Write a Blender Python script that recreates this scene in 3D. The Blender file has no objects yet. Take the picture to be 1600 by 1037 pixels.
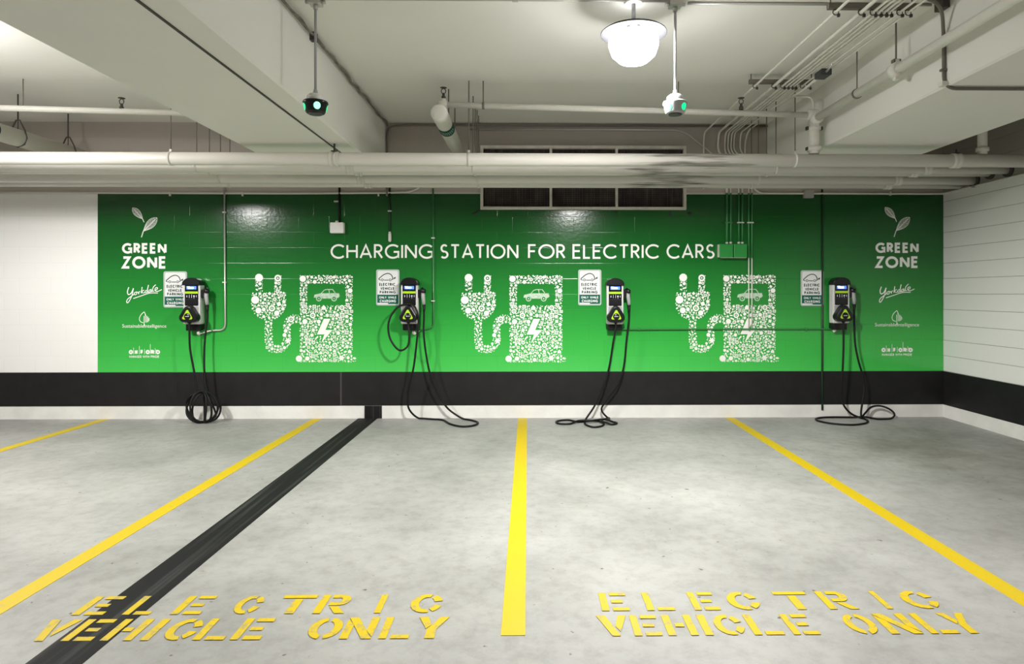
import bpy, bmesh, math, random
from mathutils import Vector, Matrix
PI = math.pi
COL = bpy.context.scene.collection

# ------------------------------------------------------------------ camera model
F = 1000.0            # focal length in pixels of a 1600 x 1037 frame
CX, CY = 839.0, 458.0 # principal point (shift lens)
D, H = 8.4, 1.634     # distance of the camera to the back wall, eye height
TH = math.atan(14.0 / F)
CAM = Vector((0, -D, H))
FWD = Vector((math.sin(TH), math.cos(TH), 0))
RGT = Vector((math.cos(TH), -math.sin(TH), 0))

def ray(u, v):
    return FWD * F + RGT * (u - CX) + Vector((0, 0, CY - v))
def P(u, v, Y=0.0):               # point measured at distance Y from the back wall
    d = ray(u, v); t = (Y + D) / d.y
    return CAM + d * t
def FL(u, v, Z=0.0):              # point measured on the floor
    d = ray(u, v); t = (Z - H) / d.z
    return CAM + d * t
def PX(u, v, X):                  # point measured on a plane X = const
    d = ray(u, v); t = X / d.x
    return CAM + d * t

# ------------------------------------------------------------------ materials
def new_mat(name):
    m = bpy.data.materials.new(name); m.use_nodes = True
    nt = m.node_tree; b = nt.nodes['Principled BSDF']
    return m, nt, b
def mat(name, col, rough=0.5, metal=0.0, noise=0.0, nscale=8.0, bump=0.0, bscale=60.0, spec=0.5, dark=None):
    m, nt, b = new_mat(name)
    b.inputs['Base Color'].default_value = (*col, 1); b.inputs['Roughness'].default_value = rough
    b.inputs['Metallic'].default_value = metal; b.inputs['Specular IOR Level'].default_value = spec
    tc = nt.nodes.new('ShaderNodeTexCoord')
    if noise > 0:
        n = nt.nodes.new('ShaderNodeTexNoise'); n.inputs['Scale'].default_value = nscale; n.inputs['Detail'].default_value = 6
        nt.links.new(tc.outputs['Object'], n.inputs['Vector'])
        r = nt.nodes.new('ShaderNodeValToRGB')
        dk = dark or tuple(c * (1 - noise) for c in col)
        r.color_ramp.elements[0].position = 0.3; r.color_ramp.elements[0].color = (*dk, 1)
        r.color_ramp.elements[1].position = 0.62; r.color_ramp.elements[1].color = (*col, 1)
        nt.links.new(n.outputs['Fac'], r.inputs['Fac']); nt.links.new(r.outputs['Color'], b.inputs['Base Color'])
    if bump > 0:
        n2 = nt.nodes.new('ShaderNodeTexNoise'); n2.inputs['Scale'].default_value = bscale; n2.inputs['Detail'].default_value = 4
        nt.links.new(tc.outputs['Object'], n2.inputs['Vector'])
        bp = nt.nodes.new('ShaderNodeBump'); bp.inputs['Strength'].default_value = bump; bp.inputs['Distance'].default_value = 0.01
        nt.links.new(n2.outputs['Fac'], bp.inputs['Height']); nt.links.new(bp.outputs['Normal'], b.inputs['Normal'])
    return m
def emit(name, col, s):
    m, nt, b = new_mat(name)
    b.inputs['Base Color'].default_value = (*col, 1)
    b.inputs['Emission Color'].default_value = (*col, 1); b.inputs['Emission Strength'].default_value = s
    return m
def block_mat(name, col, joint, axis, rough=0.55, bump=0.5, ramp=None, gloss_bump=0.0, spec=0.5, mort=0.006, noise=0.12, bwidth=0.4):
    """painted concrete block; axis = which horizontal axis runs along the wall; ramp = [(z, colour)] printed vertical colour ramp"""
    m, nt, b = new_mat(name); N, L = nt.nodes, nt.links
    tc = N.new('ShaderNodeTexCoord'); sp = N.new('ShaderNodeSeparateXYZ'); cb = N.new('ShaderNodeCombineXYZ')
    L.new(tc.outputs['Object'], sp.inputs[0]); L.new(sp.outputs[axis], cb.inputs[0]); L.new(sp.outputs[2], cb.inputs[1])
    br = N.new('ShaderNodeTexBrick'); br.inputs['Scale'].default_value = 1.0
    br.inputs['Brick Width'].default_value = bwidth; br.inputs['Row Height'].default_value = 0.203
    br.inputs['Mortar Size'].default_value = mort; br.inputs['Mortar Smooth'].default_value = 0.7
    br.inputs['Color1'].default_value = (1, 1, 1, 1); br.inputs['Color2'].default_value = (1, 1, 1, 1); br.inputs['Mortar'].default_value = (0, 0, 0, 1)
    L.new(cb.outputs[0], br.inputs['Vector'])
    nz = N.new('ShaderNodeTexNoise'); nz.inputs['Scale'].default_value = 1.3; nz.inputs['Detail'].default_value = 8
    L.new(tc.outputs['Object'], nz.inputs['Vector'])
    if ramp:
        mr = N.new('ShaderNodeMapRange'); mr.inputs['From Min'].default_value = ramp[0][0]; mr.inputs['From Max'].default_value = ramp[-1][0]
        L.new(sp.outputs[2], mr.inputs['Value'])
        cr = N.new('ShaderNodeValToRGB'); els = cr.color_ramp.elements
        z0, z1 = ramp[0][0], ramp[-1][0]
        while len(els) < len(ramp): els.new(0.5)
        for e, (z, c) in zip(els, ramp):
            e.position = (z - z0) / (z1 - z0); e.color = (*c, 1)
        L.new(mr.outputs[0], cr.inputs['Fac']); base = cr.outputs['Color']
    else:
        r = N.new('ShaderNodeValToRGB')
        r.color_ramp.elements[0].position = 0.3; r.color_ramp.elements[0].color = (*[c * (1 - noise) for c in col], 1)
        r.color_ramp.elements[1].position = 0.6; r.color_ramp.elements[1].color = (*col, 1)
        L.new(nz.outputs['Fac'], r.inputs['Fac']); base = r.outputs['Color']
    mx = N.new('ShaderNodeMix'); mx.data_type = 'RGBA'
    inv = N.new('ShaderNodeMath'); inv.operation = 'SUBTRACT'; inv.inputs[0].default_value = 1.0
    ml = N.new('ShaderNodeMath'); ml.operation = 'MULTIPLY'; ml.inputs[1].default_value = joint
    L.new(br.outputs['Color'], inv.inputs[1]); L.new(inv.outputs[0], ml.inputs[0])
    L.new(ml.outputs[0], mx.inputs[0]); L.new(base, mx.inputs[6]); mx.inputs[7].default_value = (*[c * 0.25 for c in col], 1)
    L.new(mx.outputs[2], b.inputs['Base Color'])
    n2 = N.new('ShaderNodeTexNoise'); n2.inputs['Scale'].default_value = 26; n2.inputs['Detail'].default_value = 5
    L.new(tc.outputs['Object'], n2.inputs['Vector'])
    m2 = N.new('ShaderNodeMath'); m2.operation = 'MULTIPLY'; m2.inputs[1].default_value = 0.25 + gloss_bump
    L.new(n2.outputs['Fac'], m2.inputs[0])
    ad = N.new('ShaderNodeMath'); ad.operation = 'ADD'; L.new(br.outputs['Color'], ad.inputs[0]); L.new(m2.outputs[0], ad.inputs[1])
    bp = N.new('ShaderNodeBump'); bp.inputs['Strength'].default_value = bump; bp.inputs['Distance'].default_value = 0.004
    L.new(ad.outputs[0], bp.inputs['Height']); L.new(bp.outputs['Normal'], b.inputs['Normal'])
    b.inputs['Roughness'].default_value = rough; b.inputs['Specular IOR Level'].default_value = spec
    return m

def floor_mat():
    m, nt, b = new_mat('concrete_floor'); N, L = nt.nodes, nt.links
    tc = N.new('ShaderNodeTexCoord')
    def noise(s, d, rough=0.55):
        n = N.new('ShaderNodeTexNoise'); n.inputs['Scale'].default_value = s; n.inputs['Detail'].default_value = d; n.inputs['Roughness'].default_value = rough
        L.new(tc.outputs['Object'], n.inputs['Vector']); return n
    def ramp(src, a, ca, bb, cb):
        r = N.new('ShaderNodeValToRGB'); e = r.color_ramp.elements
        e[0].position, e[0].color, e[1].position, e[1].color = a, (*ca, 1), bb, (*cb, 1)
        L.new(src, r.inputs['Fac']); return r.outputs['Color']
    def mul(a, c):
        x = N.new('ShaderNodeMix'); x.data_type = 'RGBA'; x.blend_type = 'MULTIPLY'; x.inputs[0].default_value = 1
        L.new(a, x.inputs[6]); L.new(c, x.inputs[7]); return x.outputs[2]
    base = ramp(noise(0.8, 8, .62).outputs['Fac'], 0.34, (.285, .285, .268), 0.64, (.415, .413, .395))
    fine = ramp(noise(9, 9, 0.7).outputs['Fac'], 0.30, (.80, .79, .77), 0.55, (1, 1, 1))
    speck = ramp(noise(17, 3, 0.5).outputs['Fac'], 0.255, (.35, .33, .30), 0.30, (1, 1, 1))
    c = mul(mul(base, fine), speck)
    # dirty patch by the right-hand bay
    mp = N.new('ShaderNodeMapping'); mp.inputs['Location'].default_value = (-4.3, 1.9, 0)
    L.new(tc.outputs['Object'], mp.inputs['Vector'])
    ln = N.new('ShaderNodeVectorMath'); ln.operation = 'LENGTH'; L.new(mp.outputs[0], ln.inputs[0])
    ad = N.new('ShaderNodeMath'); ad.operation = 'ADD'; nn = noise(1.6, 8, 0.65)
    m3 = N.new('ShaderNodeMath'); m3.operation = 'MULTIPLY'; m3.inputs[1].default_value = 3.2; L.new(nn.outputs['Fac'], m3.inputs[0])
    L.new(ln.outputs['Value'], ad.inputs[0]); L.new(m3.outputs[0], ad.inputs[1])
    dv = N.new('ShaderNodeMath'); dv.operation = 'DIVIDE'; dv.inputs[1].default_value = 4.0; L.new(ad.outputs[0], dv.inputs[0])
    patch = ramp(dv.outputs[0], 0.32, (.70, .68, .62), 0.72, (1, 1, 1))
    c = mul(c, patch)
    L.new(c, b.inputs['Base Color'])
    b.inputs['Roughness'].default_value = 0.5; b.inputs['Specular IOR Level'].default_value = 0.35
    bp = N.new('ShaderNodeBump'); bp.inputs['Strength'].default_value = 0.25; bp.inputs['Distance'].default_value = 0.004
    L.new(noise(30, 6).outputs['Fac'], bp.inputs['Height']); L.new(bp.outputs['Normal'], b.inputs['Normal'])
    return m

def pipe_mat():
    """cream painted steel with soot blown from the ventilation opening"""
    m, nt, b = new_mat('pipe_paint'); N, L = nt.nodes, nt.links
    g = N.new('ShaderNodeNewGeometry'); sp = N.new('ShaderNodeSeparateXYZ'); L.new(g.outputs['Position'], sp.inputs[0])
    mp = N.new('ShaderNodeMapping'); mp.inputs['Scale'].default_value = (1.1, 9, 16); L.new(g.outputs['Position'], mp.inputs['Vector'])
    n = N.new('ShaderNodeTexNoise'); n.inputs['Scale'].default_value = 1.6; n.inputs['Detail'].default_value = 6; L.new(mp.outputs[0], n.inputs['Vector'])
    a = N.new('ShaderNodeMath'); a.operation = 'SUBTRACT'; a.inputs[1].default_value = 1.75; L.new(sp.outputs[0], a.inputs[0])
    ab = N.new('ShaderNodeMath'); ab.operation = 'ABSOLUTE'; L.new(a.outputs[0], ab.inputs[0])
    mr = N.new('ShaderNodeMapRange'); mr.inputs['From Min'].default_value = 0.3; mr.inputs['From Max'].default_value = 1.25
    mr.inputs['To Min'].default_value = 0.14; mr.inputs['To Max'].default_value = -0.30; L.new(ab.outputs[0], mr.inputs['Value'])
    ad = N.new('ShaderNodeMath'); ad.operation = 'ADD'; L.new(n.outputs['Fac'], ad.inputs[0]); L.new(mr.outputs[0], ad.inputs[1])
    r = N.new('ShaderNodeValToRGB'); e = r.color_ramp.elements
    e[0].position, e[0].color, e[1].position, e[1].color = 0.55, (.76, .735, .675, 1), 0.82, (.10, .085, .065, 1)
    L.new(ad.outputs[0], r.inputs['Fac']); L.new(r.outputs['Color'], b.inputs['Base Color'])
    b.inputs['Roughness'].default_value = 0.45
    return m

def ceiling_mat():
    m, nt, b = new_mat('ceiling_paint'); N, L = nt.nodes, nt.links
    tc = N.new('ShaderNodeTexCoord')
    n = N.new('ShaderNodeTexNoise'); n.inputs['Scale'].default_value = 0.6; n.inputs['Detail'].default_value = 6; L.new(tc.outputs['Object'], n.inputs['Vector'])
    r = N.new('ShaderNodeValToRGB'); e = r.color_ramp.elements
    e[0].position, e[0].color, e[1].position, e[1].color = 0.3, (.74, .725, .675, 1), 0.65, (.80, .785, .735, 1)
    L.new(n.outputs['Fac'], r.inputs['Fac']); L.new(r.outputs['Color'], b.inputs['Base Color'])
    b.inputs['Roughness'].default_value = 0.8
    return m

def stripe_mat():   # worn black coating with rubbed streaks along its length
    m, nt, b = new_mat('black_joint_coating'); N, L = nt.nodes, nt.links
    tc = N.new('ShaderNodeTexCoord'); mp = N.new('ShaderNodeMapping'); mp.inputs['Scale'].default_value = (26, 0.5, 1)
    L.new(tc.outputs['Object'], mp.inputs['Vector'])
    n = N.new('ShaderNodeTexNoise'); n.inputs['Scale'].default_value = 1; n.inputs['Detail'].default_value = 5; L.new(mp.outputs[0], n.inputs['Vector'])
    r = N.new('ShaderNodeValToRGB'); e = r.color_ramp.elements
    e[0].position, e[0].color, e[1].position, e[1].color = 0.5, (.008, .008, .008, 1), 0.80, (.06, .06, .057, 1)
    L.new(n.outputs['Fac'], r.inputs['Fac']); L.new(r.outputs['Color'], b.inputs['Base Color'])
    b.inputs['Roughness'].default_value = 0.7; b.inputs['Specular IOR Level'].default_value = .2
    return m

def worn_paint(name, col, under, scale, thr):
    m, nt, b = new_mat(name); N, L = nt.nodes, nt.links
    tc = N.new('ShaderNodeTexCoord')
    n = N.new('ShaderNodeTexNoise'); n.inputs['Scale'].default_value = scale; n.inputs['Detail'].default_value = 8; n.inputs['Roughness'].default_value = .7
    L.new(tc.outputs['Object'], n.inputs['Vector'])
    r = N.new('ShaderNodeValToRGB'); e = r.color_ramp.elements
    e[0].position, e[0].color, e[1].position, e[1].color = thr, (*under, 1), thr + .12, (*col, 1)
    L.new(n.outputs['Fac'], r.inputs['Fac']); L.new(r.outputs['Color'], b.inputs['Base Color'])
    b.inputs['Roughness'].default_value = 0.55
    return m

M = {}
M['floor'] = floor_mat()
M['ceiling'] = ceiling_mat()
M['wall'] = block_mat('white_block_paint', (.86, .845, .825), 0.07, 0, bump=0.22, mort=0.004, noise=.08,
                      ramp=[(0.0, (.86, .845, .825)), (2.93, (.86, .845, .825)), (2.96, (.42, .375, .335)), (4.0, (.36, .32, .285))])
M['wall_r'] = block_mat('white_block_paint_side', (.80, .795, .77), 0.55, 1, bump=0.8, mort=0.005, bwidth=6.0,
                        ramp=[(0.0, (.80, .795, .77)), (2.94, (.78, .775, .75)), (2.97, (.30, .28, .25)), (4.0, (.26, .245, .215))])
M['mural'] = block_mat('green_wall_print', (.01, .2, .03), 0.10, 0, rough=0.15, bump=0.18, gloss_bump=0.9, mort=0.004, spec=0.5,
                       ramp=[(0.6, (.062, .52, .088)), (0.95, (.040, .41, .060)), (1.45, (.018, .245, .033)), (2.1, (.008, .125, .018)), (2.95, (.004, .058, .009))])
M['print'] = mat('white_print', (.84, .84, .80), 0.4)
M['print_pale'] = mat('pale_print', (.50, .64, .50), 0.4, noise=.35, nscale=60)
M['black_band'] = mat('black_wall_paint', (.013, .0125, .013), 0.5, noise=0.3, nscale=5, bump=0.15, bscale=8, spec=.3)
M['white_base'] = mat('white_base_paint', (.82, .81, .77), 0.5, noise=0.14, nscale=3, bump=0.2, bscale=20)
M['pipe'] = pipe_mat()
M['fitting'] = mat('fitting_paint', (.73, .71, .65), 0.45, noise=0.04, nscale=20)
M['rod'] = mat('dusty_rod', (.16, .14, .115), 0.6)
M['darkmetal'] = mat('dark_iron', (.05, .045, .04), 0.6)
M['galv'] = mat('galvanised_conduit', (.50, .49, .46), 0.35, 0.5)
M['white_conduit'] = mat('white_conduit_paint', (.66, .64, .58), 0.45)
M['green_conduit'] = mat('green_conduit_paint', (.035, .20, .055), 0.35)
M['green_box'] = mat('green_box_paint', (.02, .22, .04), 0.35)
M['dark_green'] = mat('dark_green_conduit', (.004, .028, .008), 0.45)
M['cable'] = mat('black_rubber', (.006, .006, .006), 0.5, spec=.25)
M['black_plastic'] = mat('black_plastic', (.007, .007, .008), 0.3, spec=.35)
M['black_face'] = mat('black_glossy_face', (.008, .008, .011), 0.12, spec=.3)
M['silver'] = mat('silver_housing', (.66, .655, .64), 0.38, 0.15)
M['grey_plastic'] = mat('grey_plastic', (.34, .34, .34), 0.4)
M['dark_grey'] = mat('dark_grey_plastic', (.05, .05, .055), 0.4)
M['lime'] = mat('lime_print', (.40, .66, .02), 0.35)
M['icon'] = mat('pale_icon_print', (.65, .66, .72), 0.4)
M['screen'] = emit('screen_blue', (.06, .16, .85), 1.0)
M['screen_text'] = emit('screen_white', (.72, .88, 1.0), 2.6)
M['red_led'] = emit('red_led', (.9, .05, .03), 1.2)
M['sign_white'] = mat('sign_white', (.72, .73, .72), 0.7, spec=.2)
M['sign_rim'] = mat('sign_rim', (.42, .49, .45), 0.6, spec=.2)
M['sign_ink'] = mat('sign_ink', (.025, .05, .04), 0.8, spec=.1)
M['sign_green'] = mat('sign_green', (.004, .10, .065), 0.6, spec=.2)
M['yellow'] = worn_paint('yellow_line_paint', (.60, .435, .001), (.42, .35, .12), 14, .28)
M['yellow_worn'] = worn_paint('yellow_letter_paint', (.60, .43, .002), (.36, .31, .12), 20, .36)
M['joint'] = stripe_mat()
M['vent_frame'] = mat('vent_frame_paint', (.66, .63, .56), 0.5, noise=0.2, nscale=9)
M['duct'] = mat('dusty_duct', (.030, .024, .022), 0.8, noise=0.6, nscale=5)
M['wire'] = mat('dusty_wire', (.14, .11, .10), 0.8, noise=0.6, nscale=6)
M['soot'] = mat('soot', (.012, .012, .010), 0.8)
M['lens'] = emit('lamp_lens', (1.0, .985, .97), 34.0)
M['reflector'] = mat('lamp_reflector', (.032, .032, .036), 0.6, spec=.2)
M['stem'] = mat('grey_stem_paint', (.36, .36, .38), .45)
M['bracket'] = mat('white_bracket', (.72, .71, .68), 0.45)
M['led'] = emit('green_led', (.0, .80, .24), 1.0)
M['led_core'] = emit('green_led_core', (.22, 1.0, .48), 1.6)
M['pale_plastic'] = mat('pale_plastic', (.42, .43, .43), 0.35)
M['label_green'] = mat('teal_label', (.003, .040, .032), 0.6, spec=.2)
M['label_text'] = mat('label_text', (.25, .42, .36), 0.4)
M['dirt'] = mat('brown_sealant', (.22, .20, .165), 0.9, noise=0.5, nscale=14, bump=0.6, bscale=40)

# ------------------------------------------------------------------ object helpers
def tag(o, label=None, cat=None, group=None, kind=None):
    if label: o['label'] = label
    if cat: o['category'] = cat
    if group: o['group'] = group
    if kind: o['kind'] = kind
    return o
def empty(name, loc, label, cat, group=None):
    o = bpy.data.objects.new(name, None); COL.objects.link(o); o.location = loc; o.empty_display_size = 0.1
    return tag(o, label, cat, group)
def copy_obj(o, parent=None):
    c = o.copy(); COL.objects.link(c); c.parent = parent
    for ch in list(o.children): copy_obj(ch, c)
    return c

class MB:
    def __init__(s): s.bm = bmesh.new()
    def quadbox(s, x0, x1, y0, y1, z0, z1):
        v = [s.bm.verts.new(p) for p in [(x0,y0,z0),(x1,y0,z0),(x1,y1,z0),(x0,y1,z0),(x0,y0,z1),(x1,y0,z1),(x1,y1,z1),(x0,y1,z1)]]
        for f in [(3,2,1,0),(4,5,6,7),(0,1,5,4),(1,2,6,5),(2,3,7,6),(3,0,4,7)]: s.bm.faces.new([v[i] for i in f])
        return s
    def tube(s, pts, r, n=10, caps=True, smooth=True):
        pts = [Vector(p) for p in pts]
        rs = r if isinstance(r, (list, tuple)) else [r] * len(pts)
        t0 = (pts[1] - pts[0]).normalized()
        up = Vector((0,0,1)) if abs(t0.z) < 0.9 else Vector((1,0,0))
        nrm = (up - t0 * up.dot(t0)).normalized()
        rings = []; prev = t0
        for i, p in enumerate(pts):
            if i == 0: t = t0
            elif i == len(pts) - 1: t = (pts[i] - pts[i-1]).normalized()
            else:
                t = (pts[i+1] - pts[i]).normalized() + (pts[i] - pts[i-1]).normalized()
                t = t.normalized() if t.length > 1e-6 else prev
            nrm = (nrm - t * nrm.dot(t)); nrm = nrm.normalized() if nrm.length > 1e-6 else t.orthogonal().normalized()
            bi = t.cross(nrm); prev = t
            rings.append([s.bm.verts.new(p + (nrm * math.cos(2*PI*k/n) + bi * math.sin(2*PI*k/n)) * rs[i]) for k in range(n)])
        for a, b in zip(rings, rings[1:]):
            for k in range(n):
                f = s.bm.faces.new([a[k], a[(k+1)%n], b[(k+1)%n], b[k]]); f.smooth = smooth
        if caps:
            s.bm.faces.new(list(reversed(rings[0]))); s.bm.faces.new(rings[-1])
        return s
    def lathe(s, prof, c=(0,0,0), n=32, axis='z', caps=True):
        c = Vector(c); rings = []
        for r, h in prof:
            ring = []
            for k in range(n):
                a = 2*PI*k/n
                if axis == 'z': q = Vector((r*math.cos(a), r*math.sin(a), h))
                elif axis == 'y': q = Vector((r*math.cos(a), h, r*math.sin(a)))
                else: q = Vector((h, r*math.cos(a), r*math.sin(a)))
                ring.append(s.bm.verts.new(c + q))
            rings.append(ring)
        for a, b in zip(rings, rings[1:]):
            for k in range(n):
                f = s.bm.faces.new([a[k], a[(k+1)%n], b[(k+1)%n], b[k]]); f.smooth = True
        for ring in ((rings[0], rings[-1]) if caps else ()):
            try: s.bm.faces.new(ring)
            except Exception: pass
        return s
    def prism(s, poly, y0, y1, bev=0.0):
        """poly in (x,z), extruded from y0 (front) to y1 (back); bev = chamfer of the front edge"""
        n = len(poly); cx = sum(p[0] for p in poly)/n; cz = sum(p[1] for p in poly)/n
        ext = max(max(abs(p[0]-cx) for p in poly), max(abs(p[1]-cz) for p in poly))
        loops = []
        if bev > 0:
            for (k, yy) in ((1-bev/ext, y0), (1-0.3*bev/ext, y0 + 0.3*bev*(1 if y1>y0 else -1)), (1, y0 + bev*(1 if y1>y0 else -1))):
                loops.append([s.bm.verts.new((cx+(x-cx)*k, yy, cz+(z-cz)*k)) for x, z in poly])
        else: loops.append([s.bm.verts.new((x, y0, z)) for x, z in poly])
        loops.append([s.bm.verts.new((x, y1, z)) for x, z in poly])
        for a, b in zip(loops, loops[1:]):
            for k in range(n): s.bm.faces.new([a[k], a[(k+1)%n], b[(k+1)%n], b[k]])
        s.bm.faces.new(loops[0]); s.bm.faces.new(list(reversed(loops[-1])))
        return s
    def face(s, pts):
        try: s.bm.faces.new([s.bm.verts.new(p) for p in pts])
        except Exception: pass
        return s
    def build(s, name, m, parent=None, recalc=True):
        if recalc: bmesh.ops.recalc_face_normals(s.bm, faces=s.bm.faces)
        me = bpy.data.meshes.new(name); s.bm.to_mesh(me); s.bm.free()
        me.materials.append(M[m] if isinstance(m, str) else m)
        o = bpy.data.objects.new(name, me); COL.objects.link(o)
        if parent: o.parent = parent
        return o
def rrect(x0, x1, z0, z1, r, n=5):
    out = []
    for cx, cz, a0 in ((x1-r, z1-r, 0), (x0+r, z1-r, 90), (x0+r, z0+r, 180), (x1-r, z0+r, 270)):
        for k in range(n+1):
            a = math.radians(a0 + 90*k/n); out.append((cx + r*math.cos(a), cz + r*math.sin(a)))
    return out
def smooth(pts, sub=6):
    pts = [Vector(p) for p in pts]; out = []
    for i in range(len(pts)-1):
        p0, p1, p2, p3 = pts[max(i-1,0)], pts[i], pts[i+1], pts[min(i+2,len(pts)-1)]
        for k in range(sub):
            t = k/sub
            out.append(0.5*((2*p1) + (p2-p0)*t + (2*p0-5*p1+4*p2-p3)*t*t + (3*p1-p0-3*p2+p3)*t*t*t))
    out.append(pts[-1]); return out
def bend(pts, r, n=6):
    """polyline with rounded corners of radius r"""
    pts = [Vector(p) for p in pts]; out = [pts[0]]
    for a, b, c in zip(pts, pts[1:], pts[2:]):
        d1 = (a-b); d2 = (c-b); rr = min(r, d1.length*0.49, d2.length*0.49)
        p, q = b + d1.normalized()*rr, b + d2.normalized()*rr
        for k in range(n+1):
            t = k/n; out.append(p*(1-t)**2 + b*2*t*(1-t) + q*t*t)
    out.append(pts[-1]); return out

# flat drawing: polygons in 2D, later mapped onto a plane
def ribbon(poly, w, closed=False):
    """quads along a 2D polyline"""
    pts = [Vector((p[0], p[1])) for p in poly]; n = len(pts); L = []; R = []
    for i in range(n):
        a = pts[i-1] if (i > 0 or closed) else None
        b = pts[(i+1) % n] if (i < n-1 or closed) else None
        d1 = (pts[i]-a).normalized() if a is not None and (pts[i]-a).length > 1e-9 else None
        d2 = (b-pts[i]).normalized() if b is not None and (b-pts[i]).length > 1e-9 else None
        if d1 is None: d1 = d2
        if d2 is None: d2 = d1
        n1 = Vector((-d1.y, d1.x)); n2 = Vector((-d2.y, d2.x)); m = n1 + n2
        if m.length < 0.3: m = n1
        m.normalize(); k = min(1.0 / max(m.dot(n1), 0.2), 1.9)
        L.append(pts[i] + m*w*0.5*k); R.append(pts[i] - m*w*0.5*k)
    q = []
    for i in range(n if closed else n-1):
        j = (i+1) % n; q.append([tuple(L[i]), tuple(R[i]), tuple(R[j]), tuple(L[j])])
    return q
def arc(cx, cy, rx, ry, a0, a1, n=14):
    return [(cx + rx*math.cos(math.radians(a0+(a1-a0)*k/n)), cy + ry*math.sin(math.radians(a0+(a1-a0)*k/n))) for k in range(n+1)]
def circle(cx, cy, r, n=12, rot=0): return [(cx + r*math.cos(2*PI*k/n+rot), cy + r*math.sin(2*PI*k/n+rot)) for k in range(n)]

GL = {
 'A': (.74, [[(0,0),(.37,1),(.74,0)], [(.13,.30),(.61,.30)]]),
 'C': (.84, [arc(.5,.5,.5,.5,46,314,18)]),
 'D': (.72, [[(0,0),(0,1),(.24,1)] + arc(.24,.5,.48,.5,88,-88,12) + [(.24,0),(0,0)]]),
 'E': (.48, [[(.48,1),(0,1),(0,0),(.48,0)], [(0,.53),(.44,.53)]]),
 'F': (.46, [[(.46,1),(0,1),(0,0)], [(0,.52),(.41,.52)]]),
 'G': (.88, [arc(.5,.5,.5,.5,46,312,18) + [(.87,.10),(.87,.47),(.55,.47)]]),
 'H': (.66, [[(0,0),(0,1)], [(.66,0),(.66,1)], [(0,.53),(.66,.53)]]),
 'I': (.0, [[(0,0),(0,1)]]),
 'K': (.56, [[(0,0),(0,1)], [(.52,1),(.02,.5),(.56,0)]]),
 'L': (.42, [[(0,1),(0,0),(.42,0)]]),
 'M': (.82, [[(0,0),(0,1),(.41,.25),(.82,1),(.82,0)]]),
 'N': (.70, [[(0,0),(0,1)], [(0,1),(.70,0)], [(.70,0),(.70,1)]]),
 'O': (1.0, [arc(.5,.5,.5,.5,0,360,26)]),
 'P': (.46, [[(0,0),(0,1),(.22,1)] + arc(.22,.745,.24,.255,88,-88,10) + [(.22,.49),(0,.49)]]),
 'R': (.50, [[(0,0),(0,1),(.22,1)] + arc(.22,.745,.24,.255,88,-88,10) + [(.22,.49),(0,.49)], [(.20,.49),(.50,0)]]),
 'S': (.50, [arc(.26,.745,.225,.255,38,270,12) + arc(.25,.25,.25,.24,88,-142,12)]),
 'T': (.60, [[(0,1),(.60,1)], [(.30,1),(.30,0)]]),
 'V': (.68, [[(0,1),(.34,0),(.68,1)]]),
 'W': (1.0, [[(0,1),(.26,0),(.5,.95),(.74,0),(1,1)]]),
 'X': (.60, [[(0,0),(.60,1)], [(0,1),(.60,0)]]),
 'Y': (.62, [[(0,1),(.31,.46),(.62,1)], [(.31,.46),(.31,0)]]),
 'Z': (.58, [[(.02,1),(.58,1),(0,0),(.58,0)]]),
}
def word(txt, u0, u1, v0, v1, w, gap=0.13):
    """capital letters filling the box u0..u1 (left..right), v0..v1 (top..bottom, v grows downward); w = stroke, gap = letter gap, in cap heights"""
    cap = (v1 - v0); n = len(txt)
    sw = sum(GL[c][0] for c in txt)
    sx = max(0.05*cap, ((u1 - u0) - n*w*cap - (n - 1)*gap*cap) / max(sw, 1e-6)) if sw > 0 else 1.0
    x = u0 + w*cap/2; out = []
    for ch in txt:
        wd, st = GL[ch]
        for line in st:
            pl = [(x + p[0]*sx, (w/2 + p[1]*(1-w))*cap) for p in line]
            out += [[(a, v1-b) for a, b in q] for q in ribbon(pl, w*cap)]
        x += wd*sx + (w + gap)*cap
    return out
def sheet(polys, fn, name, m, parent=None):
    b = MB()
    for i, p in enumerate(polys):          # tiny steps keep overlapping strokes from sharing one plane
        b.face([Vector(fn(*q)) - Vector((0, 4e-5*(i % 24), 0)) for q in p])
    return b.build(name, m, parent, recalc=False)
def onwall(Y): return lambda u, v: P(u, v, Y)

# ------------------------------------------------------------------ setting
XL, XR, YB = -13.0, P(1474, 400).x, -19.0
ZC = P(840, 193).z
gx0, gx1 = P(755, 300).x, P(1067, 300).x           # ventilation opening
gz0, gz1 = P(900, 324).z, P(900, 233).z
b = MB()
T = 0.2
b.quadbox(XL, gx0, 0, T, 0, ZC); b.quadbox(gx1, XR + T, 0, T, 0, ZC)
b.quadbox(gx0, gx1, 0, T, 0, gz0); b.quadbox(gx0, gx1, 0, T, gz1, ZC)
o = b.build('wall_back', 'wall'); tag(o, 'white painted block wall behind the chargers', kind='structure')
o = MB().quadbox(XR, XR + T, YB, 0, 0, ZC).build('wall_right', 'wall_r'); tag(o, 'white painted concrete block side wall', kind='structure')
o = MB().quadbox(XL, XR + T, YB, T, -0.15, 0).build('floor', 'floor'); tag(o, 'light grey concrete parking floor', kind='structure')
o = MB().quadbox(XL, XR + T, YB, T, ZC, ZC + 0.25).build('ceiling', 'ceiling'); tag(o, 'cream painted concrete ceiling slab', kind='structure')

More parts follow.
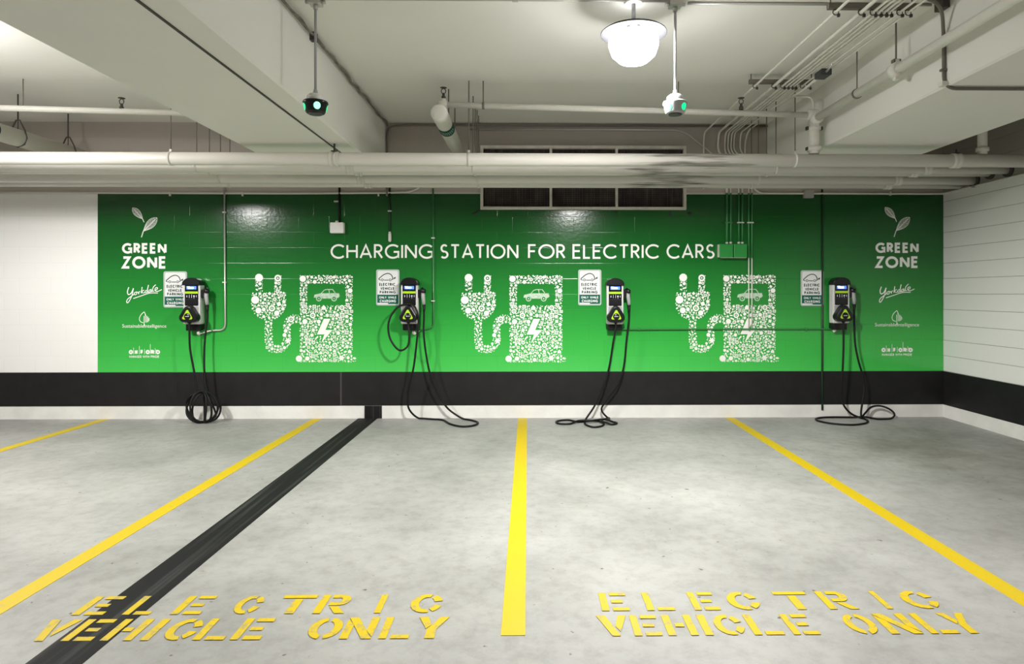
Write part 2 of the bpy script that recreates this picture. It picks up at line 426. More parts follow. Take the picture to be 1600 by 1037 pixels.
zb0, zb1 = P(800, 633).z, P(800, 580.5).z
o = MB().quadbox(XL, XR, -0.006, 0, zb0, zb1).build('trim_1', 'black_band'); tag(o, 'black painted band along the foot of the back wall', kind='structure')
o = MB().quadbox(XR - 0.006, XR, YB, -0.006, zb0, zb1).build('trim_2', 'black_band'); tag(o, 'black painted band along the side wall', kind='structure')
o = MB().quadbox(XL, XR - 0.01, -0.012, 0, 0, zb0).build('baseboard_back', 'white_base'); tag(o, 'white painted wall base under the black band', kind='structure')
o = MB().quadbox(XR - 0.012, XR, YB, -0.012, 0, zb0).build('baseboard_right', 'white_base'); tag(o, 'white painted wall base of the side wall', kind='structure')

ZB = P(700, 272).z                                  # underside of the beams
BL0, BL1 = P(462, 300).x, P(603, 300).x
BR0, BR1 = P(1198, 300).x, P(1349, 300).x
def beam(x0, x1, label):
    bb = MB(); c = 0.015
    poly = [(x0, ZC), (x0, ZB + c), (x0 + c, ZB), (x1 - c, ZB), (x1, ZB + c), (x1, ZC)]
    bb.prism(poly, YB, 0)
    return tag(bb.build('ceiling_beam', 'ceiling'), label, kind='structure')
beam(BL0, BL1, 'wide concrete ceiling beam on the side of the bare white wall')
beam(BR0, BR1, 'wide concrete ceiling beam nearest the side wall')
beam(BL0 - 6.0, BL1 - 6.0, 'wide concrete ceiling beam of the far bay')
xs = P(577, 300).x
o = MB().quadbox(xs - 0.008, xs + 0.008, YB, -0.0, ZB - 0.008, ZB).build('trim_3', 'darkmetal'); tag(o, 'thin dark joint line running under the beam', kind='structure')

xj = P(533, 600).x
o = MB().quadbox(xj - .010, xj + .010, -.0075, -.005, P(800, 645).z, P(800, 581).z).build('trim_5', 'darkmetal'); tag(o, 'thin upright joint line in the black band', kind='structure')
# ------------------------------------------------------------------ mural
mu0, mu1, mz0, mz1 = P(153, 400).x, XR - 0.004, zb1 + 0.001, P(800, 303).z
b = MB(); ym = -0.004
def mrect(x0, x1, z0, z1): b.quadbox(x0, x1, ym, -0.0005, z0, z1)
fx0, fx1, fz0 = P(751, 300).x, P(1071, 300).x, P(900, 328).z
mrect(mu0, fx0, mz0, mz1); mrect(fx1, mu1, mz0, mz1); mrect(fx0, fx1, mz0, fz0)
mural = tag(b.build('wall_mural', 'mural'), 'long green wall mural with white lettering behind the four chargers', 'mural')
W = onwall(ym - 0.0012)

for t, a, c in (('CHARGING', 516.5, 677), ('STATION', 687.5, 810), ('FOR', 825, 883.5), ('ELECTRIC', 894.5, 1030), ('CARS', 1041.5, 1116.5)):
    sheet(word(t, a, c, 381.3, 404.2, 0.132, gap=0.12), W, 'heading_word', 'print', mural)

def leaf(tip, base, wid, stem_end, seed):
    """mosaic leaf: outline, midrib and small cells"""
    rnd = random.Random(seed); t, bs = Vector(tip), Vector(base); ax = bs - t; ln = ax.length; ax.normalize(); nx = Vector((-ax.y, ax.x))
    def edge(k, s): return t + ax*ln*k + nx*s*wid*(math.sin(PI*k**0.8))
    out = []
    N = 16
    for s in (1, -1): out += ribbon([edge(i/N, s) for i in range(N+1)], 0.75)
    out += ribbon([t, bs, Vector(stem_end)], 1.0)
    out += ribbon([bs, (bs+Vector(stem_end))/2, Vector(stem_end)], 1.3)
    for i in range(3, N):
        k = i/N
        for s in (1, -1):
            e = edge(k - .08, s*.95); c = t + ax*ln*k
            for f0, f1 in ((.10,.42),(.5,.92)):
                pa, pb = c.lerp(e, f0), c.lerp(e, f1)
                out += ribbon([pa, pb], 0.62 + 0.35*rnd.random())
    return out
def emblem(du, dv):
    return [[(x+du, y+dv) for x, y in p] for p in
            leaf((207, 324.5), (223, 342), 5.0, (225, 347), 1) + leaf((245.3, 340), (224, 361), 6.2, (221, 370.5), 2)]
def script(du, dv):
    Z = lambda pts: [(180 + x/7.41 + du, 430 + y/7.41 + dv) for x, y in pts]
    S = lambda pts: [tuple(p) for p in smooth([(x, y, 0) for x, y in Z(pts)], 5)]
    L = [([(158,138),(142,185),(152,222),(185,206),(212,150)], 1.5), ([(212,150),(196,225),(170,285),(145,318),(133,305),(148,272),(200,232),(225,212)], 1.3),
         ([(243,192),(222,205),(228,226),(248,216),(246,194),(262,196)], 1.15), ([(262,192),(272,214),(276,192),(292,188)], 1.1),
         ([(312,135),(302,208)], 1.3), ([(334,170),(306,192),(330,206)], 1.1), ([(330,206),(344,196)], 1.0),
         ([(372,172),(350,180),(346,200),(364,198),(376,172)], 1.1), ([(386,112),(374,168),(376,196),(390,190)], 1.3),
         ([(416,164),(394,172),(392,194),(408,190),(418,164),(418,188),(432,182)], 1.1), ([(470,108),(440,140),(434,178),(450,184)], 1.2),
         ([(460,172),(486,160),(488,142),(466,148),(462,176),(482,186),(512,178),(540,164)], 1.15),
         ([(210,268),(300,238),(400,206),(495,204)], 1.2)]
    out = []
    for pts, w in L:
        p2 = [(x[0], x[1]) for x in S(pts)]; out += ribbon(p2, w)
    return out
def drop(du, dv):
    Z = lambda x, y: (180 + x/7.41 + du, 430 + y/7.41 + dv)
    out = []
    p = smooth([(335,422,0),(300,455,0),(280,500,0),(292,535,0),(325,548,0)], 5)
    out += ribbon([Z(a.x, a.y) for a in p], 0.9)
    p = smooth([(335,422,0),(345,440,0),(350,470,0)], 5); out += ribbon([Z(a.x, a.y) for a in p], 0.9)
    for x, y0, y1 in ((335,470,585),(352,450,545),(367,468,545),(380,480,540),(392,495,528)): out += ribbon([Z(x,y0), Z(x,y1)], 0.95)
    return out
def towers(du, dv):
    out = []; x = 201.2
    for i, ch in enumerate('OXFORD'):
        x0 = [201.3, 209.7, 219.5, 227.6, 235.6, 243.6][i]; x1 = [207.8, 215.8, 224.2, 234.1, 241.4, 250.2][i]
        out += word(ch, x0+du, x1+du, 546.4+dv, 553.2+dv, 0.34)
    for xx, top in ((208.8, 543), (217.8, 540.5), (225.9, 545), (234.9, 537.5), (242.5, 544)):
        out += ribbon([(xx+du, top+dv), (xx+du, 553.2+dv)], 0.6)
    for t, a, c in (('MANAGED', 202, 221), ('WITH', 223, 233.5), ('PRIDE', 235.5, 249)): out += word(t, a+du, c+du, 555.2+dv, 558.8+dv, 0.2)
    return out
def font_word(txt, u0, u1, v_base, xh):
    """lower-case word in the built-in sans face"""
    cu = bpy.data.curves.new('t', 'FONT'); cu.body = txt; cu.resolution_u = 3
    ob = bpy.data.objects.new('t', cu); COL.objects.link(ob)
    me = bpy.data.meshes.new_from_object(ob.evaluated_get(bpy.context.evaluated_depsgraph_get()))
    xs_ = [v.co.x for v in me.vertices]; a, c = min(xs_), max(xs_)
    sx = (u1-u0)/(c-a); sy = xh
    out = [[(u0 + (me.vertices[i].co.x - a)*sx, v_base - me.vertices[i].co.y*sy) for i in p.vertices] for p in me.polygons]
    bpy.data.objects.remove(ob); bpy.data.curves.remove(cu); bpy.data.meshes.remove(me)
    return out
for du, dv, ds, side in ((0, 0, 0, 'bare white wall'), (1176, 0, 0, 'corner')):
    q = word('GREEN', 190.6+du*1.0011, 260.2+du*.9993, 379.6-du*.0006, 396.2-du*.001, 0.225, gap=0.12) + word('ZONE', 190.4+du*1.0011, 260.2+du*.9993, 400.2, 419.6-du*.0008, 0.21, gap=0.13)
    sheet(q, W, 'zone_lettering', 'print', mural)['label'] = 'bold two-line white lettering towards the ' + side
    sheet(emblem(du, -.5 if du else 0), W, 'leaf_emblem', 'print', mural)['label'] = 'two white mosaic leaves towards the ' + side
    sheet(script(du, -1 if du else 0), W, 'script_lettering', 'print', mural)['label'] = 'underlined white handwriting towards the ' + side
    e2 = -2.0 if du else 0
    sheet(drop(du, e2) + font_word('SustainableIntelligence', 191+du, 260+du, 511.6+e2, 7.6), W, 'slogan_lettering', 'print', mural)['label'] = 'small white slogan under a striped leaf, towards the ' + side
    sheet(towers(du, -3.2 if du else 0), W, 'company_lettering', 'print', mural)['label'] = 'white name with upright bars towards the ' + side

# pump pictograms made of small icons
def pump_shapes():
    """inside-test of the pictogram in its own drawing units (0..1194 x 0..1037)"""
    def seg(x, y, pts, w):
        for (ax, ay), (bx, by) in zip(pts, pts[1:]):
            dx, dy = bx-ax, by-ay; t = max(0, min(1, ((x-ax)*dx+(y-ay)*dy)/(dx*dx+dy*dy+1e-9)))
            if (x-ax-t*dx)**2 + (y-ay-t*dy)**2 <= w*w: return True
        return False
    bolt = [(785,508),(868,508),(826,618),(890,618),(758,775),(785,685),(712,685)]
    def inpoly(x, y, pg):
        c = False
        for (ax, ay), (bx, by) in zip(pg, pg[1:]+pg[:1]):
            if (ay > y) != (by > y) and x < (bx-ax)*(y-ay)/(by-ay)+ax: c = not c
        return c
    cord = [(250,500),(250,740)] + arc(338,760,88,62,180,360,8)[0:0] + [(252,770),(275,808),(335,822),(395,800),(430,750),(432,660),(432,590),(450,540),(490,518),(560,525)]
    def inside(x, y):
        if 118 <= x <= 195 and 80 <= y <= 262: return 'a'
        if 303 <= x <= 378 and 92 <= y <= 262: return 'a'
        if 76 <= x <= 425 and 255 <= y <= 385: return 'a'
        if y >= 380 and ((x-250)/175)**2 + ((y-385)/150)**2 <= 1: return 'a'
        if seg(x, y, cord, 43): return 'a'
        if 520 <= x <= 1112 and 880 <= y <= 948: return 'a'
        if 553 <= x <= 1078 and 88 <= y <= 905:
            if 632 < x < 1000 and 180 < y < 385: return None
            if inpoly(x, y, bolt): return None
            return 'a'
        return None
    return inside
def icon(kind, x, y, r, rnd):
    a = rnd.random()*2*PI; out = []
    if kind == 0: out = [circle(x, y, r, 10)]
    elif kind == 1:
        out = ribbon(circle(x, y, r*0.76, 12), r*0.48, True) + [circle(x, y, r*0.26, 6)]
    elif kind == 2:
        out = [[(x + r*.95*math.cos(a+k*PI/2+PI/4), y + r*.95*math.sin(a+k*PI/2+PI/4)) for k in range(4)]]
    elif kind == 3:   # cross / flower
        for k in range(3):
            c, s_ = math.cos(a+k*PI/3), math.sin(a+k*PI/3); out += ribbon([(x-c*r, y-s_*r), (x+c*r, y+s_*r)], r*.55)
    elif kind == 4:   # gear
        out = [[(x + (r if k % 2 else r*.72)*math.cos(a+k*PI/8), y + (r if k % 2 else r*.72)*math.sin(a+k*PI/8)) for k in range(16)]]
    elif kind == 5:   # leaf
        c, s_ = math.cos(a), math.sin(a)
        out = [[(x + c*p - s_*w, y + s_*p + c*w) for p, w in ((-r,0),(-r*.4,r*.5),(r*.3,r*.5),(r,0),(r*.3,-r*.5),(-r*.4,-r*.5))]]
    elif kind == 6:   # bulb: disc and stem
        out = [circle(x, y-r*.3, r*.68, 9), [(x-r*.28,y+r*.42),(x+r*.28,y+r*.42),(x+r*.22,y+r),(x-r*.22,y+r)]]
    elif kind == 7:   # framed square
        out = ribbon([(x-r*.72,y-r*.72),(x+r*.72,y-r*.72),(x+r*.72,y+r*.72),(x-r*.72,y+r*.72)], r*.42, True) + [circle(x, y, r*.3, 6)]
    elif kind == 8:   # bar
        c, s_ = math.cos(a), math.sin(a); out = ribbon([(x-c*r, y-s_*r), (x+c*r, y+s_*r)], r*.75)
    elif kind == 9:   # house / arrow
        out = [[(x-r*.8,y+r*.8),(x+r*.8,y+r*.8),(x+r*.8,y-r*.05),(x,y-r*.9),(x-r*.8,y-r*.05)]]
    return out
def pump_graphic():
    rnd = random.Random(11); inside = pump_shapes(); placed = []; polys = []
    fixed = [(155,118,40,0),(340,122,34,1),(118,335,40,0),(150,440,30,0),(282,418,32,1),(330,465,26,0),(350,375,28,2),(585,128,32,0),(1050,245,24,0),(548,912,32,0),
             (606,548,26,0),(742,548,20,0),(970,412,26,1),(683,488,28,1),(972,487,24,7),(632,740,24,7),(790,410,28,9),(470,525,30,1),(440,735,28,3),(406,680,20,0),
             (965,905,28,3),(1020,545,22,2),(1092,908,20,5),(630,910,26,4),(255,512,22,5),(900,780,26,1),(1045,840,22,9),(600,445,24,1)]
    for x, y, r, k in fixed: placed.append((x, y, r)); polys += icon(k, x, y, r, rnd)
    for r, tries in ((19, 500), (15, 2200), (11.5, 5200), (8.2, 9000), (5.2, 14000)):
        for _ in range(tries):
            x, y = rnd.uniform(70, 1115), rnd.uniform(75, 955)
            if not inside(x, y): continue
            m = r*0.86
            if not all(inside(x + m*math.cos(k*PI/4), y + m*math.sin(k*PI/4)) for k in range(8)): continue
            if any((x-a)**2 + (y-c)**2 < (r+q+1.3)**2*.90 for a, c, q in placed): continue
            placed.append((x, y, r))
            kk = rnd.choice((0,1,2,3,4,5,6,7,8,9) if r > 9 else (0,2,3,5,8,0))
            polys += icon(kk, x, y, r, rnd)
    polys.append([(792,520),(857,520),(808,630),(877,630),(765,762),(797,674),(724,674)])
    return polys
def car_polys():
    body = [(692,312),(700,285),(760,268),(790,238),(815,230),(880,230),(905,262),(945,268),(948,300),(930,318),(918,318),(905,300),(878,300),(862,318),(772,318),(762,300),(728,300),(714,316)]
    out = []
    # side panels drawn around the windows
    out += [[(700,285),(762,270),(940,270),(948,300),(930,316),(918,316),(905,298),(878,298),(862,322),(776,322),(762,298),(728,298),(714,314),(693,312)]]
    out += ribbon([(765,272),(795,240),(818,233),(878,233),(904,268)], 7) + ribbon([(842,233),(846,270)], 7)
    for cx_, r in ((743,28),(892,28)): out += ribbon(circle(cx_, 322, r-5, 14), 9, True) + [circle(cx_, 322, 8, 8)]
    return out
GY = ym - 0.0012
gp = pump_graphic(); cp = car_polys()
sc_ = 1/6.284
def place_pump(u0, v0, us, label):
    f = lambda x, y: P(u0 + x*sc_*us, v0 + y*sc_, GY)
    o = sheet(gp, f, 'pump_graphic', 'print', mural); o['label'] = label
    o2 = sheet(cp, f, 'car_graphic', 'print_pale', o)
place_pump(380, 415, 1.0, 'white plug-and-pump pictogram nearest the bare white wall')
place_pump(707.6, 415.2, 1.0, 'middle white plug-and-pump pictogram')
place_pump(1043.2, 414.7, 0.985, 'white plug-and-pump pictogram crossed by two conduits')

# ------------------------------------------------------------------ ventilation opening
vent = empty('vent_grille', (0, 0, 0), 'long three-bay ventilation opening with dusty mesh above the heading', 'vent')
b = MB(); fd = -0.05; w_ = 0.036
b.quadbox(fx0, fx0 + w_, fd, 0, fz0, gz1 + w_); b.quadbox(fx1 - w_, fx1, fd, 0, fz0, gz1 + w_)
b.quadbox(fx0 + w_, fx1 - w_, fd, 0, fz0, fz0 + w_); b.quadbox(fx0 + w_, fx1 - w_, fd, 0, gz1, gz1 + w_)
b.build('frame', 'vent_frame', vent)
for u in (860.5, 963):
    x = P(u, 310).x; MB().quadbox(x - 0.016, x + 0.016, fd + 0.004, 0, fz0 + w_, gz1).build('mullion', 'vent_frame', vent)
b = MB()
x = gx0 + 0.03
rnd = random.Random(5)
while x < gx1 - 0.01:
    r_ = rnd.uniform(0.0012, 0.0042); b.quadbox(x - r_, x + r_, 0.012, 0.016, gz0, gz1); x += 0.022
z = gz0 + 0.03
while z < gz1: b.quadbox(gx0, gx1, 0.016, 0.019, z - 0.0015, z + 0.0015); z += 0.026
b.build('wire_mesh', 'wire', vent)
b = MB(); e_ = 0.001
dx0, dx1, dz0, dz1, dy = gx0 + e_, gx1 - e_, gz0 + e_, gz1 - e_, 0.75
b.face([(dx0,dy,dz0),(dx1,dy,dz0),(dx1,dy,dz1),(dx0,dy,dz1)]); b.face([(dx0,.02,dz0),(dx1,.02,dz0),(dx1,dy,dz0),(dx0,dy,dz0)])
b.face([(dx0,.02,dz1),(dx1,.02,dz1),(dx1,dy,dz1),(dx0,dy,dz1)]); b.face([(dx0,.02,dz0),(dx0,dy,dz0),(dx0,dy,dz1),(dx0,.02,dz1)]); b.face([(dx1,.02,dz0),(dx1,dy,dz0),(dx1,dy,dz1),(dx1,.02,dz1)])
for k in range(9):
    x = dx0 + (k + .5)*(dx1-dx0)/9; b.quadbox(x - .03, x + .03, .35, .36, dz0, dz1)
b.build('duct_lining', 'duct', vent)
# soot smudges printed by the draught round the frame corners
def blot(u, v, ru, rv, seed, ang=0):
    r = random.Random(seed); n = 18; out = []
    for k in range(n):
        a = 2*PI*k/n; m = r.uniform(.55, 1.0); x, y = ru*m*math.cos(a), rv*m*math.sin(a)
        out.append((u + x*math.cos(ang) - y*math.sin(ang), v + x*math.sin(ang) + y*math.cos(ang)))
    return out
for bl in (blot(745, 331, 12, 2.2, 1, -.5), blot(1047, 334, 2.2, 5, 2), blot(1077, 333, 5, 3.5, 3), blot(962.5, 331.5, 2.2, 3.5, 4)):
    sheet([bl], W, 'soot_stain', 'soot', mural)['label'] = 'dark smudge below the vent frame'

# ------------------------------------------------------------------ pipes along the wall
def YK(k): return -D * (1 - k)
hang_x = [-3.72, -0.62, 2.82]
strap_x = [-2.0, 4.55]
specs = [(.800, 249.3, .0665, 'thick cream pipe frontmost of the bundle along the wall'),
         (.862, 263.3, .049, 'cream pipe second from the front in the bundle along the wall'),
         (.896, 268.0, .046, 'cream pipe in the middle of the bundle along the wall'),
         (.928, 280.0, .056, 'cream pipe second from the wall in the bundle'),
         (.957, 287.6, .046, 'thin cream pipe closest to the wall in the bundle')]
mainpipe = []
for i, (k, v, r, lab) in enumerate(specs):
    Y = YK(k); zc = P(825, v, Y).z
    root = empty('ceiling_pipe', (0, Y, zc), lab, 'pipe', 'horizontal pipes hung below the beams')
    MB().tube([(XL, 0, 0), (XR, 0, 0)], r, 24).build('pipe_run', 'pipe', root)
    for j, hx in enumerate(hang_x):
        hb = MB(); rod_top = ZC - zc
        hb.tube([(hx, 0, r + .012), (hx, 0, rod_top)], 0.006, 6)
        hb.build('hanger_rod', 'rod', root)
        hb = MB(); hb.lathe([(r, -.012), (r + .006, -.012), (r + .006, .012), (r, .012)], (hx, 0, 0), 24, 'x'); hb.quadbox(hx - .012, hx + .012, -.012, .012, r, r + .03)
        hb.build('hanger_ring', 'fitting', root)
    for j, sx_ in enumerate(strap_x):
        sx = sx_ + 0.02*((i*7) % 3 - 1)
        MB().lathe([(r, -.045), (r + .012, -.042), (r + .012, -.012), (r + .004, -.008), (r + .004, .008), (r + .012, .012), (r + .012, .042), (r, .045)], (sx, 0, 0), 24, 'x').build('coupling', 'fitting', root)
        cb = MB(); cb.tube([(sx, -r*.2, r + .008), (sx, -r*.2, ZB - zc if BL0 < sx < BL1 else r + .05)], 0.010, 6)
        cb.quadbox(sx - .03, sx + .03, -r*.2 - .02, -r*.2 + .02, r + .006, r + .018)
        cb.build('strap', 'darkmetal', root)
    mainpipe.append((root, Y, zc, r))
# small paint-chipped clip seen on the second pipe
# round wall sleeve stains where the pipes enter the side wall
b = MB()
for (root, Y, zc, r) in mainpipe[1:4]:
    b.tube([(XR - .03, Y, zc), (XR, Y, zc)], r + .03, 20)
tag(b.build('wall_sleeve', 'darkmetal'), kind='structure', label='dark sleeves where the pipes enter the side wall')

# ------------------------------------------------------------------ big capped pipes running front to back
def drain(u, v, k, r, ynear, label, bandy, lab_label):
    Y = YK(k); p = P(u, v, Y)
    root = empty('drain_pipe', (p.x, Y, p.z), label, 'pipe', 'pipes running from the wall above the bundle')
    n0 = ynear - Y
    b = MB(); b.lathe([(0.001, n0 - .03), (r*.75, n0 - .03), (r*.96, n0 - .014), (r, n0), (r, n0 + .10), (r*.985, n0 + .101), (r*.985, -Y - .005)], (0,0,0), 28, 'y')
    b.build('pipe_run', 'fitting', root)
    b = MB(); b.lathe([(r*1.0, bandy), (r*1.012, bandy + .004), (r*1.012, bandy + .22), (r*1.0, bandy + .224)], (0,0,0), 28, 'y')
    band = b.build('label_band', 'label_green', root); band['label'] = lab_label
    b = MB(); rr = r*1.016
    for row, (y0, y1) in enumerate(((bandy + .07, bandy + .10), (bandy + .125, bandy + .15))):
        for c in range(7):
            a = math.radians(-120 + c*15 + row*4); a2 = a + math.radians(9)
            b.face([(rr*math.cos(a), y0, rr*math.sin(a)), (rr*math.cos(a2), y0, rr*math.sin(a2)), (rr*math.cos(a2), y1, rr*math.sin(a2)), (rr*math.cos(a), y1, rr*math.sin(a))])
    b.build('label_lettering', 'label_text', band)
    return root, p, Y, r
dr, pA, yA, rA = drain(686, 176, .744, .083, YK(.744), 'white capped pipe with teal label band pointing towards the viewer', 0.40, 'dark teal label wrapped round the pipe')
for yy in (0.75, 1.35):
    hb = MB(); hb.tube([(0, yy, rA + .01), (0, yy, ZC - pA.z)], .007, 6)
    hb.build('hanger', 'rod', dr)
dl, pB, yB, rB = drain(0, 207, .833, .098, YK(.70), 'dull pipe with dark top hanging in the bay above the bare white wall', -0.33, 'teal label on the pipe')
for u in (36, 112):
    # clevis hangers
    x = 0; yy = [k for k in (-.0, )][0]
    ky = {36: YK(.862), 112: YK(.955)}[u] - yB
    hb = MB(); hb.tube([(0, ky, rB + .10), (0, ky, ZC - pB.z)], .008, 6)
    hb.tube([(-rB*1.02, ky, 0), (-rB*.8, ky, rB*.85), (-.02, ky, rB + .10), (.02, ky, rB + .10), (rB*.8, ky, rB*.85), (rB*1.02, ky, 0), (rB*.72, ky, -rB*.75), (0, ky, -rB*1.04), (-rB*.72, ky, -rB*.75), (-rB*1.02, ky, 0)], .009, 6)
    hb.tube([(0, ky, rB*.9), (0, ky, rB + .1)], .006, 6)
    hb.build('clevis_hanger', 'darkmetal', dl)

# ------------------------------------------------------------------ sprinkler lines
YS = YK(.80)
def sprinkler_head(p, parent, name='sprinkler_head'):
    b = MB(); b.lathe([(.022, 0), (.022, .035), (.014, .04), (.014, .07)], p, 14)
    b.tube([Vector(p) + Vector((-.018, 0, .07)), Vector(p) + Vector((-.024, 0, .10)), Vector(p) + Vector((0, 0, .125))], .005, 6)
    b.tube([Vector(p) + Vector((.018, 0, .07)), Vector(p) + Vector((.024, 0, .10)), Vector(p) + Vector((0, 0, .125))], .005, 6)
    b.lathe([(.001, .125), (.034, .125), (.034, .129), (.001, .129)], p, 16)
    return b.build(name, 'darkmetal', parent)
pa, pc = P(693, 163.5, YS), P(1268, 180, YS)
br = empty('sprinkler_pipe', pa, 'thin white sprinkler branch pipe crossing below the ceiling behind the lamp', 'pipe', 'sprinkler pipes')
rel = lambda p, o: Vector(p) - Vector(o)
MB().tube([(0,0,0), rel(pc, pa)], .031, 16).build('pipe_run', 'fitting', br)
b = MB(); b.tube([(-.05,0,.0), (.04,0,0)], .040, 16); b.tube([(-.0,0,0), (0,0,.06)], .03, 12); b.build('elbow', 'fitting', br)
sprinkler_head(Vector((-.0, 0, .05)), br)
ph = P(1158, 172, YS); sprinkler_head(rel(ph, pa) + Vector((0,0,.0)), br)
for u in (755, 1060):
    p1 = rel(P(u, 163.5 + (u-693)*.0287, YS), pa); hb = MB(); hb.tube([p1, (p1.x, p1.y, ZC - pa.z)], .006, 6); hb.lathe([(.03,-.012),(.036,-.012),(.036,.012),(.03,.012)], p1, 14, 'x'); hb.build('hanger', 'rod', br)
# main run along the beam
x2 = P(1272, 187, YS).x; z2 = P(1272, 187, YS).z
mn = empty('sprinkler_pipe', (x2, YS, z2), 'thick white sprinkler pipe running beside the ceiling beam towards the viewer', 'pipe', 'sprinkler pipes')
MB().tube([(0, 0, 0), (0, YB - YS, 0)], .040, 18).build('pipe_run', 'fitting', mn)
def grooved(c, axis, r, parent):
    b = MB(); b.lathe([(r, -.05), (r + .018, -.046), (r + .022, 0), (r + .018, .046), (r, .05)], c, 18, axis)
    cc = Vector(c)
    for s in (-1, 1):
        q = cc + Vector((0 if axis == 'y' else s*(r + .03), 0 if axis != 'x' else 0, s*(r + .03) if axis == 'y' else 0))
        b.quadbox(q.x - .016, q.x + .016, q.y - .022, q.y + .022, q.z - .012, q.z + .012)
    return b.build('coupling', 'fitting', parent)
grooved((0, -.06, 0), 'y', .041, mn)
yc = PX(1400, 108, x2).y - YS
grooved((0, yc, 0), 'y', .041, mn)
b = MB(); b.tube([(0, yc, .05), (0, yc, ZC - z2)], .008, 6); b.quadbox(-.03, .03, yc - .02, yc + .02, .06, .085); b.build('hanger', 'rod', mn)
yh = PX(1339, 145, x2).y - YS
b = MB(); b.tube([(0, yh, .04), (0, yh, ZC - z2)], .006, 6); b.lathe([(.04,-.01),(.047,-.01),(.047,.01),(.04,.01)], (0,yh,0), 18, 'y'); b.build('hanger', 'rod', mn)
# riser down to the bundle
b = MB(); zt = mainpipe[0][2] + .068 - z2
b.tube([(0, 0, 0), (0, 0, zt)], .052, 18); b.lathe([(.05, -.115), (.068, -.110), (.068, -.075), (.05, -.07)], (0,0,0), 18); b.lathe([(.05, zt + .03), (.074, zt + .035), (.074, zt + .075), (.05, zt + .08)], (0,0,0), 18)
b.build('riser', 'fitting', mn)
for bx0, bx1, bz0, bz1 in ((-.085, -.055, -.11, -.075), (.055, .085, -.11, -.075), (-.085, -.06, zt + .04, zt + .07)):
    MB().quadbox(bx0, bx1, -.02, .02, bz0, bz1).build('coupling_bolt', 'darkmetal', mn)
grooved((-.02, 0, .055), 'x', .036, mn)
# branch in the other bay
l0, l1 = P(-60, 167, YS), P(430, 180.5, YS)
l1 = l0 + (l1 - l0)*((BL0 - l0.x)/(l1.x - l0.x))
lf = empty('sprinkler_pipe', l1, 'thin white sprinkler pipe ending at the beam above the bare white wall', 'pipe', 'sprinkler pipes')
MB().tube([rel(l0 + (l0-l1), l1), (0,0,0)], .031, 16).build('pipe_run', 'fitting', lf)
ps = l0 + (l1-l0)*((P(190, 170, YS).x - l0.x)/(l1.x - l0.x)); sprinkler_head(rel(ps, l1) + Vector((0,0,.01)), lf)
ps = l0 + (l1-l0)*((P(36, 170, YS).x - l0.x)/(l1.x - l0.x)); q_ = rel(ps, l1)
MB().tube([q_, (q_.x, q_.y, ZC - l1.z)], .006, 6).build('hanger', 'rod', lf)
# riser behind the other beam
pr = P(1535, 222, YS)
ri = empty('riser_pipe', (pr.x, YS, mainpipe[0][2] + .068), 'short upright pipe in the dark bay beside the side wall', 'pipe')
b = MB(); hh = ZC - mainpipe[0][2] - .068; b.tube([(0,0,0), (0,0,hh)], .045, 18); b.build('pipe_run', 'fitting', ri)
b = MB(); b.lathe([(.045,.03),(.062,.034),(.062,.07),(.045,.075)], (0,0,0), 18); b.build('coupling', 'fitting', ri)
b = MB(); b.lathe([(.045,.27),(.062,.274),(.062,.31),(.045,.315)], (0,0,0), 18); b.build('coupling', 'fitting', ri)

# ------------------------------------------------------------------ lamp row at the ceiling
YR = YK(.578)
def fixture_box(o, name='ceiling_box'):
    b = MB(); b.quadbox(-.05, .05, -.05, .05, ZC - o.location.z - .055, ZC - o.location.z); return b
lc = P(990, 53, YR)
lamp = empty('hanging_lamp', lc, 'glowing round ceiling lamp with shallow reflector', 'lamp')
top = ZC - lc.z
R0 = .250
b = MB(); b.lathe([(R0, -.002), (R0, .004), (R0*.9, .022), (R0*.7, .042), (R0*.45, .056), (.05, .064), (.05, .058), (R0*.45, .050), (R0*.7, .036), (R0*.9, .016), (R0 - .006, -.002), (R0, -.002)], (0,0,0), 40, caps=False); b.build('reflector', 'reflector', lamp)
b = MB(); b.lathe([(.165, -.012), (.186, -.035), (.188, -.09), (.165, -.16), (.11, -.21), (.05, -.232), (.001, -.237)], (0,0,0), 40); b.build('lens', 'lens', lamp)
b = MB(); b.lathe([(.016, .06), (.016, top)], (0,0,0), 14); b.lathe([(.024, .062), (.024, .11), (.016, .115)], (0,0,0), 14); b.build('stem', 'stem', lamp)
b = MB(); b.lathe([(.07, top - .03), (.075, top - .001)], (0,0,0), 20); b.build('ceiling_rose', 'bracket', lamp)
